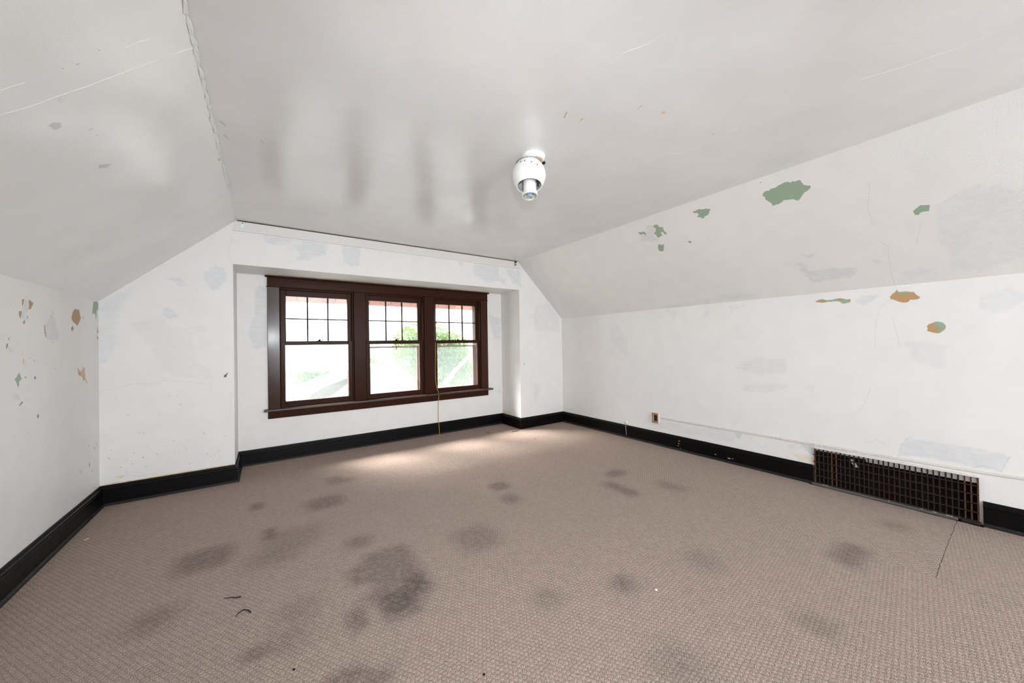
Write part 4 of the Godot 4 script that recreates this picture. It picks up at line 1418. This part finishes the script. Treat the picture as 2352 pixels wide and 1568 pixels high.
func build_raceway() -> void:
	var o := base("wiring_raceway", Vector3(WD, 0, 0))
	tag(o, "thin white surface wiring raceway running from outlet box over the grille", "raceway")
	var pts := [Vector3(0, 0.322, 1.66), Vector3(0, 0.327, 3.0), Vector3(0, 0.336, 3.9), Vector3(0, 0.344, 4.06), Vector3(0, 0.352, ZB - 0.01)]
	for i in pts.size() - 1:
		var a: Vector3 = pts[i]
		var b: Vector3 = pts[i + 1]
		var st := mb()
		var pr := [Vector2(0, -0.011), Vector2(0.006, -0.011), Vector2(0.010, -0.007), Vector2(0.010, 0.007), Vector2(0.006, 0.011), Vector2(0, 0.011)]
		for k in pr.size() - 1:
			var p: Vector2 = pr[k]
			var q: Vector2 = pr[k + 1]
			var e := (q - p).normalized()
			quad(st, a + Vector3(-p.x, p.y, 0), b + Vector3(-p.x, p.y, 0), b + Vector3(-q.x, q.y, 0), a + Vector3(-q.x, q.y, 0), Vector3(-e.y, -e.x, 0))
		put("raceway_length", st, mats.raceway, o)
	# flecks of pink undercoat showing through the worn paint above the grille
	for k in 60:
		var zz := rng.randf_range(2.75, 3.6)
		var yy := 0.327 + (zz - 3.0) * 0.01 + rng.randf_range(-0.006, 0.006)
		var st := mb()
		cbox(st, Vector3(-0.0104, yy - rng.randf_range(0.0008, 0.002), zz), Vector3(-0.0095, yy + rng.randf_range(0.0008, 0.002), zz + rng.randf_range(0.003, 0.014)), 0.0002)
		put("worn_fleck", st, mats.get_or_add("undercoat", plain(srgb(212, 178, 156), 0.8)), o)
	# outlet box
	var b := base("outlet_box", Vector3(WD, 0.313, 1.60))
	tag(b, "open surface outlet box with copper-coloured frame on the kneewall", "outlet")
	var st := mb()
	var d := -0.034
	frame_boxes_x(st, d, d + 0.005, -0.041, 0.041, -0.058, 0.058, -0.026, 0.028, -0.034, 0.036)
	put("frame", st, grained(srgb(200, 140, 86), 0.5, Vector3(20, 20, 20), 0.05), b)
	st = mb()
	frame_boxes_x(st, d + 0.005, 0.0, -0.041, 0.041, -0.058, 0.058, -0.03, 0.032, -0.04, 0.042)
	put("housing", st, mats.raceway, b)
	st = mb()
	cbox(st, Vector3(-0.008, -0.04, -0.03), Vector3(-0.004, 0.042, 0.032), 0.0)
	put("socket", st, plain(srgb(46, 44, 46), 0.5), b)
	st = mb()
	cbox(st, Vector3(-0.014, -0.034, -0.012), Vector3(-0.008, 0.036, -0.009), 0.001)
	cbox(st, Vector3(-0.014, -0.034, 0.010), Vector3(-0.008, 0.036, 0.013), 0.001)
	put("contact_strip", st, plain(srgb(88, 84, 86), 0.4, 0.6), b)
	for y in [0.047, -0.046]:
		st = mb()
		lathe(st, [Vector2(0, 0.0025), Vector2(0.003, 0.002), Vector2(0.004, 0)], 8, Transform3D(Basis(Vector3.BACK, PI / 2.0), Vector3(d, y, 0)))
		put("screw", st, mats.rusty, b)
	# round white jack above the baseboard
	var j := base("cable_jack", Vector3(WD, 0.182, 1.167))
	tag(j, "small round white cable jack just above the black baseboard", "jack")
	st = mb()
	lathe(st, [Vector2(0, 0.018), Vector2(0.016, 0.016), Vector2(0.026, 0.006), Vector2(0.028, 0)], 14, Transform3D(Basis(Vector3.BACK, PI / 2.0), Vector3.ZERO))
	put("cover", st, mats.white_paint, j)
	st = mb()
	cbox(st, Vector3(-0.021, -0.004, -0.004), Vector3(-0.016, 0.006, 0.004), 0.001)
	put("socket", st, mats.metal_black, j)
	st = mb()
	tube(st, [Vector3(-0.01, -0.02, 0.004), Vector3(-0.024, -0.05, 0.012), Vector3(-0.023, -0.10, 0.016), Vector3(-0.024, -0.15, 0.02)], 0.0018, 6)
	put("wire", st, mats.white_paint, j)


func frame_boxes_x(st: SurfaceTool, x0: float, x1: float, z0: float, z1: float, y0: float, y1: float, gz0: float, gz1: float, gy0: float, gy1: float) -> void:
	cbox(st, Vector3(x0, y0, z0), Vector3(x1, y1, gz0), 0.001)
	cbox(st, Vector3(x0, y0, gz1), Vector3(x1, y1, z1), 0.001)
	cbox(st, Vector3(x0, y0, gz0), Vector3(x1, gy0, gz1), 0.0)
	cbox(st, Vector3(x0, gy1, gz0), Vector3(x1, y1, gz1), 0.0)


# ------------------------------------------------------------------ ceiling lamp

func build_ceiling_lamp() -> void:
	var o := base("ceiling_light_fixture", Vector3(2.445, HC, 2.353))
	tag(o, "old white porcelain ceiling light fixture without its shade", "ceiling light")
	var white := plain(srgb(238, 238, 235), 0.2)
	var st := mb()
	lathe(st, [Vector2(0.074, 0.0), Vector2(0.074, -0.010), Vector2(0.070, -0.022), Vector2(0.062, -0.030), Vector2(0.055, -0.031)], 40)
	put("canopy", st, white, o)
	st = mb()
	lathe(st, [Vector2(0.055, -0.031), Vector2(0.05, -0.034), Vector2(0.047, -0.052), Vector2(0.03, -0.056)], 32)
	put("neck", st, grained(srgb(214, 186, 138), 0.6, Vector3(12, 12, 12), 0.1), o)
	# the bowl hangs a little askew
	var up := (Vector3.UP - Vector3(-0.62, 0, 0.78) * 0.2 + Vector3(-0.82, 0, -0.57) * 0.03).normalized()
	var ax := Vector3(0.82, 0, 0.57)
	ax = (ax - up * ax.dot(up)).normalized()
	var tilt := Transform3D(Basis(ax, up, ax.cross(up)), Vector3(-0.028, -0.046, -0.016))
	st = mb()
	var prof := [Vector2(0.02, 0.0), Vector2(0.062, -0.001), Vector2(0.074, -0.005), Vector2(0.079, -0.012), Vector2(0.080, -0.022), Vector2(0.0835, -0.026)]
	for k in 13:
		var t := lerpf(0.62, -0.72, k / 12.0)
		prof.append(Vector2(0.104 * cos(t), -0.088 + 0.104 * sin(t)))
	prof.append_array([Vector2(0.080, -0.160), Vector2(0.076, -0.162), Vector2(0.072, -0.158), Vector2(0.073, -0.150)])
	for k in 9:
		var t := lerpf(-0.66, 0.5, k / 8.0)
		prof.append(Vector2(0.098 * cos(t), -0.088 + 0.098 * sin(t)))
	lathe(st, prof, 48, tilt)
	put("bowl", st, white, o)
	# band of vent holes round the rim, each too small to single out
	st = mb()
	for k in 60:
		var a := TAU * k / 60.0
		cbox(st, Vector3(-0.0019, -0.021, 0.0780), Vector3(0.0019, -0.0145, 0.0816), 0.0, tilt * Transform3D(Basis(Vector3.UP, a), Vector3.ZERO))
	tag(put("vent_holes", st, plain(srgb(26, 26, 26), 0.8), o), "", "", "", "stuff")
	# socket
	st = mb()
	lathe(st, [Vector2(0.0, -0.075), Vector2(0.041, -0.078), Vector2(0.041, -0.205), Vector2(0.043, -0.207)], 32, tilt)
	lathe(st, [Vector2(0.037, -0.23), Vector2(0.037, -0.10)], 32, tilt)
	put("socket", st, white, o)
	for y in [-0.207, -0.215, -0.223]:
		st = mb()
		lathe(st, [Vector2(0.042, y), Vector2(0.0465, y - 0.001), Vector2(0.0475, y - 0.004), Vector2(0.0465, y - 0.0065), Vector2(0.042, y - 0.007)], 32, tilt)
		put("collar_ring", st, white, o)
	for y in [-0.2145, -0.2225]:
		st = mb()
		for k in 22:
			if k % 3 != 0:
				cbox(st, Vector3(-0.004, y, 0.040), Vector3(0.004, y + 0.001, 0.0445), 0.0, tilt * Transform3D(Basis(Vector3.UP, TAU * k / 22.0), Vector3.ZERO))
		tag(put("collar_slots", st, plain(srgb(40, 40, 40), 0.8), o), "", "", "", "stuff")
	st = mb()
	lathe(st, [Vector2(0.0, -0.2), Vector2(0.016, -0.202), Vector2(0.017, -0.236), Vector2(0.012, -0.238), Vector2(0.011, -0.21), Vector2(0.0, -0.208)], 16, tilt)
	put("contact", st, plain(srgb(200, 202, 200), 0.35, 0.3), o)
	st = mb()
	cbox(st, Vector3(-0.012, -0.232, 0.017), Vector3(0.012, -0.208, 0.0195), 0.0005, tilt)
	put("blue_label", st, plain(srgb(128, 164, 214), 0.5), o)
	# spider and clips inside the bowl
	for a in [0.3, 2.4, 4.5]:
		st = mb()
		cbox(st, Vector3(-0.006, -0.09, 0.03), Vector3(0.006, -0.086, 0.092), 0.0008, tilt * Transform3D(Basis(Vector3.UP, a), Vector3.ZERO))
		put("strap", st, plain(srgb(150, 152, 150), 0.4, 0.5), o)
	for a in [-1.15, -0.1, 2.0]:
		st = mb()
		cbox(st, Vector3(-0.006, -0.138, 0.058), Vector3(0.006, -0.112, 0.064), 0.001, tilt * Transform3D(Basis(Vector3.UP, a), Vector3.ZERO))
		lathe(st, [Vector2(0, -0.146), Vector2(0.006, -0.145), Vector2(0.006, -0.138)], 8, tilt * Transform3D(Basis(Vector3.UP, a), tilt.basis.inverse() * Vector3.ZERO) * Transform3D(Basis.IDENTITY, Vector3(0, 0, 0.061)))
		put("clip", st, plain(srgb(92, 90, 84), 0.4, 0.6), o)
	# set screws and chips of paint on the bowl
	for q in [[-0.05, -0.055], [0.22, -0.058], [0.62, -0.072], [0.95, -0.085]]:
		st = mb()
		var a: float = q[0] - 0.5
		var y: float = q[1]
		var r := sqrt(maxf(0.0, 0.104 * 0.104 - (y + 0.088) * (y + 0.088)))
		lathe(st, [Vector2(0, 0.002), Vector2(0.0035, 0.0015), Vector2(0.0045, -0.001)], 7, tilt * Transform3D(Basis(Vector3.UP, a), Vector3.ZERO) * Transform3D(Basis(Vector3.RIGHT, PI / 2.0), Vector3(0, y, r)))
		put("screw", st, plain(srgb(66, 62, 58), 0.7), o)
	st = mb()
	cbox(st, Vector3(-0.005, -0.05, 0.092), Vector3(0.006, -0.034, 0.112), 0.002, tilt * Transform3D(Basis(Vector3.UP, 1.05), Vector3.ZERO))
	put("thumb_screw", st, mats.metal_black, o)
	st = mb()
	var w := [Vector3(-0.02, -0.10, 0.036), Vector3(-0.02, -0.16, 0.042), Vector3(-0.02, -0.215, 0.044)]
	for i in 3:
		w[i] = tilt * (Basis(Vector3.UP, -0.55) * (w[i] as Vector3))
	tube(st, w, 0.0012, 5)
	put("wire", st, mats.metal_black, o)


# ------------------------------------------------------------------ small things

func build_small_things() -> void:
	var f := -AD
	# yellow cord down from the window
	var st := mb()
	var pts := [Vector3(2.948, 1.24, f + 0.004), Vector3(2.950, 1.05, f + 0.006), Vector3(2.944, 0.86, f + 0.006), Vector3(2.950, 0.68, f + 0.012), Vector3(2.956, 0.60, f + 0.04), Vector3(2.966, 0.566, f + 0.0555), Vector3(2.968, 0.53, f + 0.057), Vector3(2.974, 0.44, f + 0.03), Vector3(2.974, 0.33, f + 0.02), Vector3(2.974, 0.20, f + 0.024), Vector3(2.976, 0.12, f + 0.028), Vector3(2.976, 0.03, f + 0.038), Vector3(2.972, 0.008, f + 0.05), Vector3(2.95, 0.005, f + 0.075), Vector3(2.90, 0.005, f + 0.07)]
	var smooth := []
	for i in pts.size() - 1:
		for k in 4:
			smooth.append((pts[i] as Vector3).cubic_interpolate(pts[i + 1], pts[maxi(i - 1, 0)], pts[mini(i + 2, pts.size() - 1)], k / 4.0))
	smooth.append(pts[-1])
	tube(st, smooth, 0.0036, 7)
	var cm := plain(srgb(196, 160, 78), 0.7)
	tag(put("pull_cord", st, cm), "thin yellow cord hanging from the window sash to the carpet", "cord")
	# plastic plug with a bent screw in the gable panel
	var h := base("wall_hook", Vector3(0.762, 0.955, 0.0))
	tag(h, "green wall plug with a bent dark screw in the gable panel", "hook")
	st = mb()
	lathe(st, [Vector2(0, 0.006), Vector2(0.008, 0.005), Vector2(0.011, 0.0)], 9, Transform3D(Basis(Vector3.RIGHT, PI / 2.0), Vector3.ZERO))
	put("plug", st, plain(srgb(126, 130, 84), 0.6), h)
	st = mb()
	tube(st, [Vector3(0, 0, 0.002), Vector3(0.004, 0.006, 0.018), Vector3(0.014, 0.018, 0.026), Vector3(0.02, 0.028, 0.028)], 0.0028, 6)
	put("screw", st, mats.metal_black, h)
	h = base("nail", Vector3(4.083, 0.919, 0.0))
	tag(h, "bent dark nail in the gable wall beside the alcove", "nail")
	st = mb()
	tube(st, [Vector3(0, 0, -0.002), Vector3(0, 0.002, 0.014), Vector3(0.002, -0.008, 0.02)], 0.003, 6)
	put("shank", st, mats.metal_black, h)
	# litter on the carpet
	st = mb()
	cbox(st, Vector3(-0.013, 0.001, -0.003), Vector3(0.013, 0.005, 0.003), 0.001, Transform3D(Basis(Vector3.UP, 0.9), Vector3(0.117, 0.0, 0.666)))
	tag(put("wood_splinter", st, plain(srgb(236, 220, 170), 0.7)), "pale yellow wood splinter on the carpet by the kneewall", "splinter")
	st = mb()
	lathe(st, [Vector2(0, 0.006), Vector2(0.005, 0.005), Vector2(0.007, 0.002), Vector2(0.005, 0.0)], 6, Transform3D(Basis.IDENTITY, Vector3(2.61, 0.0, 3.043)))
	tag(put("plaster_crumb", st, plain(srgb(240, 240, 240), 0.8)), "white plaster crumb lying on the open carpet", "crumb")
	st = mb()
	tube(st, [Vector3(0.945, 0.003, 2.055), Vector3(0.955, 0.005, 2.035), Vector3(0.972, 0.005, 2.025), Vector3(0.99, 0.004, 2.04), Vector3(1.0, 0.003, 2.062)], 0.0016, 5, 2.0)
	tag(put("black_thread", st, plain(srgb(30, 32, 34), 0.9)), "curled black thread on the carpet", "thread", "threads on the carpet")
	st = mb()
	tube(st, [Vector3(0.89, 0.003, 1.872), Vector3(0.915, 0.004, 1.886), Vector3(0.935, 0.005, 1.902), Vector3(0.957, 0.003, 1.908)], 0.0014, 5, 2.6)
	tag(put("black_thread", st, plain(srgb(44, 44, 46), 0.9)), "short straight dark thread on the carpet beyond the curled one", "thread", "threads on the carpet")
	st = mb()
	var c := Vector3(3.53, 0.004, -0.085)
	var ring := []
	for i in 10:
		var t := TAU * i / 10.0
		ring.append(c + Vector3(cos(t) * 0.032, sin(t * 3.0) * 0.003 + 0.002, sin(t) * 0.012))
	for i in 10:
		tri(st, c + Vector3(0, 0.006, 0), ring[i], ring[(i + 1) % 10], Vector3.UP)
		tri(st, c, ring[i] + Vector3(0, -0.001, 0), ring[(i + 1) % 10] + Vector3(0, -0.001, 0), Vector3.DOWN)
	tag(put("dry_leaf", st, plain(srgb(96, 66, 40), 0.8)), "small dry brown leaf on the carpet below the window", "leaf")
	st = mb()
	tube(st, [Vector3(3.99, 0.012, 0.02), Vector3(3.94, 0.006, 0.05), Vector3(3.88, 0.004, 0.07), Vector3(3.81, 0.004, 0.075)], 0.003, 5)
	tag(put("wire_stub", st, mats.metal_black), "short dark wire poking from the baseboard corner of the alcove", "wire")
	st = mb()
	lathe(st, [Vector2(0, 0.006), Vector2(0.006, 0.004), Vector2(0.006, 0.0)], 6, Transform3D(Basis.IDENTITY, Vector3(3.845, 0.0, 0.538)))
	tag(put("grit", st, mats.metal_black), "small black crumb on the sunlit carpet near the alcove", "crumb", "dark crumbs on the carpet")
	for q in [[1.71, 2.94, "small black crumb on the carpet nearest the camera"], [1.143, 2.51, "small black crumb beside the long carpet seam"]]:
		st = mb()
		lathe(st, [Vector2(0, 0.005), Vector2(0.004, 0.0035), Vector2(0.0045, 0.0)], 6, Transform3D(Basis.IDENTITY, Vector3(q[0], 0.0, q[1])))
		tag(put("grit", st, mats.metal_black), q[2], "crumb", "dark crumbs on the carpet")


# ------------------------------------------------------------------ outside the window

func build_outside() -> void:
	var st := mb()
	cbox(st, Vector3(-40, -3.4, -60), Vector3(45, -3.2, -0.8), 0.0)
	tag(put("ground", st, grained(srgb(158, 160, 146), 0.95, Vector3(0.4, 0.4, 0.4), 0.0)), "pale lawn outside", "", "", "structure")
	# eaves: roof boards sloping down over the window
	var e := base("roof_eave")
	tag(e, "reddish underside of the roof eave above the window", "", "", "structure")
	var tanv := tan(deg_to_rad(30.0))
	var bm := [grained(srgb(178, 120, 108), 0.8, Vector3(6, 6, 6), 0.05), grained(srgb(170, 112, 100), 0.8, Vector3(6, 6, 6), 0.05), grained(srgb(184, 128, 114), 0.8, Vector3(6, 6, 6), 0.05)]
	for i in 40:
		var x0 := -0.2 + i * 0.145
		st = mb()
		var p := [Vector3(x0 + 0.002, 1.778, -1.2), Vector3(x0 + 0.141, 1.778, -1.2), Vector3(x0 + 0.141, 1.778 + 0.52 * tanv, -0.68), Vector3(x0 + 0.002, 1.778 + 0.52 * tanv, -0.68)]
		var up := Vector3(0, 0.016, 0)
		quad(st, p[0], p[1], p[2], p[3], Vector3.DOWN)
		quad(st, p[0] + up, p[1] + up, p[2] + up, p[3] + up, Vector3.UP)
		quad(st, p[0], p[1], p[1] + up, p[0] + up, Vector3.FORWARD)
		quad(st, p[0], p[3], p[3] + up, p[0] + up, Vector3.LEFT)
		quad(st, p[1], p[2], p[2] + up, p[1] + up, Vector3.RIGHT)
		put("eave_board", st, bm[i % 3], e)
	st = mb()
	var q := [Vector3(-0.4, 1.79, -1.215), Vector3(5.8, 1.79, -1.215), Vector3(5.8, 2.45, -0.1), Vector3(-0.4, 2.45, -0.1)]
	quad(st, q[0], q[1], q[2], q[3], Vector3.DOWN)
	var th := Vector3(0, 0.05, 0)
	quad(st, q[0] + th, q[1] + th, q[2] + th, q[3] + th, Vector3.UP)
	quad(st, q[0], q[1], q[1] + th, q[0] + th, Vector3.FORWARD)
	put("roof_deck", st, grained(srgb(96, 84, 78), 0.9, Vector3(4, 4, 4), 0.0), e)
	# neighbouring house: pale boards and a pale roof, washed out by the light
	var hs := base("neighbour_house", Vector3(0, -3.2, -6.0))
	tag(hs, "pale neighbouring house roof seen low through the windows", "house")
	var hm := grained(srgb(176, 176, 172), 0.8, Vector3(3, 3, 3), 0.0)
	st = mb()
	cbox(st, Vector3(1.1, 0, -2.0), Vector3(7.3, 2.3, -0.02), 0.0)
	put("wall", st, hm, hs)
	for k in 14:
		st = mb()
		cbox(st, Vector3(1.08, 0.1 + k * 0.155, -0.02), Vector3(7.32, 0.25 + k * 0.155, 0.012), 0.004)
		put("siding_board", st, hm, hs)
	var rm := grained(srgb(190, 188, 184), 0.85, Vector3(5, 5, 5), 0.0)
	for side in [[Vector3(0.9, 2.98, 0), Vector3(3.5, 3.92, 0)], [Vector3(3.5, 3.92, 0), Vector3(7.6, 2.2, 0)]]:
		st = mb()
		var a: Vector3 = side[0]
		var b: Vector3 = side[1]
		var back := Vector3(0, 0, -2.1)
		var fr := Vector3(0, 0, 0.2)
		quad(st, a + fr, b + fr, b + back, a + back, Vector3.UP)
		quad(st, a + fr - th, b + fr - th, b + back - th, a + back - th, Vector3.DOWN)
		quad(st, a + fr, b + fr, b + fr - th, a + fr - th, Vector3.BACK)
		put("roof_slope", st, rm, hs)
	st = mb()
	for zf in [-0.02, -2.0]:
		tri(st, Vector3(1.1, 2.3, zf), Vector3(7.3, 2.3, zf), Vector3(3.5, 3.88, zf), Vector3.BACK)
	put("gable", st, hm, hs)
	var leaf := [plain(srgb(58, 88, 24), 0.7), plain(srgb(44, 80, 36), 0.7)]
	for m in leaf:
		m.backlight_enabled = true
		m.backlight = Color(0.3, 0.45, 0.1)
	var bark := grained(srgb(150, 134, 116), 0.9, Vector3(6, 2, 6), 0.2)
	tree("leafy_tree", "bright green leafy tree seen through the two far windows", Vector3(6.2, -3.2, -9.6), [[Vector3(5.7, 1.1, -9.5), Vector3(0.75, 0.95, 0.7)], [Vector3(6.6, 1.25, -9.8), Vector3(0.95, 0.9, 0.8)], [Vector3(7.3, 0.9, -9.4), Vector3(0.8, 0.9, 0.7)], [Vector3(6.7, 0.1, -9.6), Vector3(1.3, 0.8, 0.8)], [Vector3(7.9, 0.2, -9.9), Vector3(0.8, 0.8, 0.7)]], leaf[0], bark, 12000, 0.11)
	tree("garden_tree", "green treetop behind the pale roof in the first window", Vector3(2.3, -3.2, -9.9), [[Vector3(2.15, 0.25, -9.9), Vector3(0.45, 0.5, 0.5)], [Vector3(2.7, 0.15, -10.0), Vector3(0.5, 0.45, 0.5)]], leaf[1], bark, 2200, 0.09)
	tree("garden_tree", "green treetop behind the pale roof, partly hidden by the mullion", Vector3(4.0, -3.2, -9.9), [[Vector3(3.95, 0.4, -9.9), Vector3(0.5, 0.45, 0.5)], [Vector3(4.3, 0.35, -10.1), Vector3(0.5, 0.4, 0.5)]], leaf[1], bark, 2200, 0.09)
	# a leaning pale limb before the tree
	st = mb()
	tube(st, [Vector3(5.4, -3.2, -8.42), Vector3(5.9, -1.6, -8.42), Vector3(6.5, -0.35, -8.42), Vector3(7.0, 0.2, -8.42), Vector3(7.6, 0.75, -8.42), Vector3(8.2, 1.5, -8.42)], 0.11, 8, 0.5)
	tag(put("bare_trunk", st, plain(srgb(206, 198, 186), 0.9)), "leaning pale bare trunk in front of the leafy tree", "trunk")


func tree(called: String, label: String, at: Vector3, blobs: Array, leaf: Material, bark: Material, count: int, size: float) -> void:
	var o := base(called, at)
	tag(o, label, "tree")
	var st := mb()
	var c: Vector3 = blobs[0][0] - at
	tube(st, [Vector3.ZERO, Vector3(c.x * 0.3, c.y * 0.5, c.z * 0.3), c], 0.12, 8, 0.5)
	for b in blobs.slice(1):
		var d: Vector3 = b[0] - at
		tube(st, [Vector3(c.x * 0.3, c.y * 0.5, c.z * 0.3), Vector3(d.x * 0.7, d.y * 0.75, d.z * 0.7), d], 0.06, 6, 0.4)
	put("trunk", st, bark, o)
	st = mb()
	for i in count:
		var b: Array = blobs[rng.randi() % blobs.size()]
		var r := Vector3(rng.randfn(), rng.randfn(), rng.randfn()).normalized() * pow(rng.randf(), 0.45)
		var p: Vector3 = b[0] - at + r * (b[1] as Vector3)
		var u := Vector3(rng.randfn(), rng.randfn(), rng.randfn()).normalized() * size * rng.randf_range(0.6, 1.2)
		var v := u.cross(Vector3(rng.randfn(), rng.randfn(), rng.randfn())).normalized() * size * 0.35
		quad(st, p - u * 0.5, p + v, p + u * 0.5, p - v, Vector3.UP + r)
	tag(put("foliage", st, leaf, o), "", "", "", "stuff")
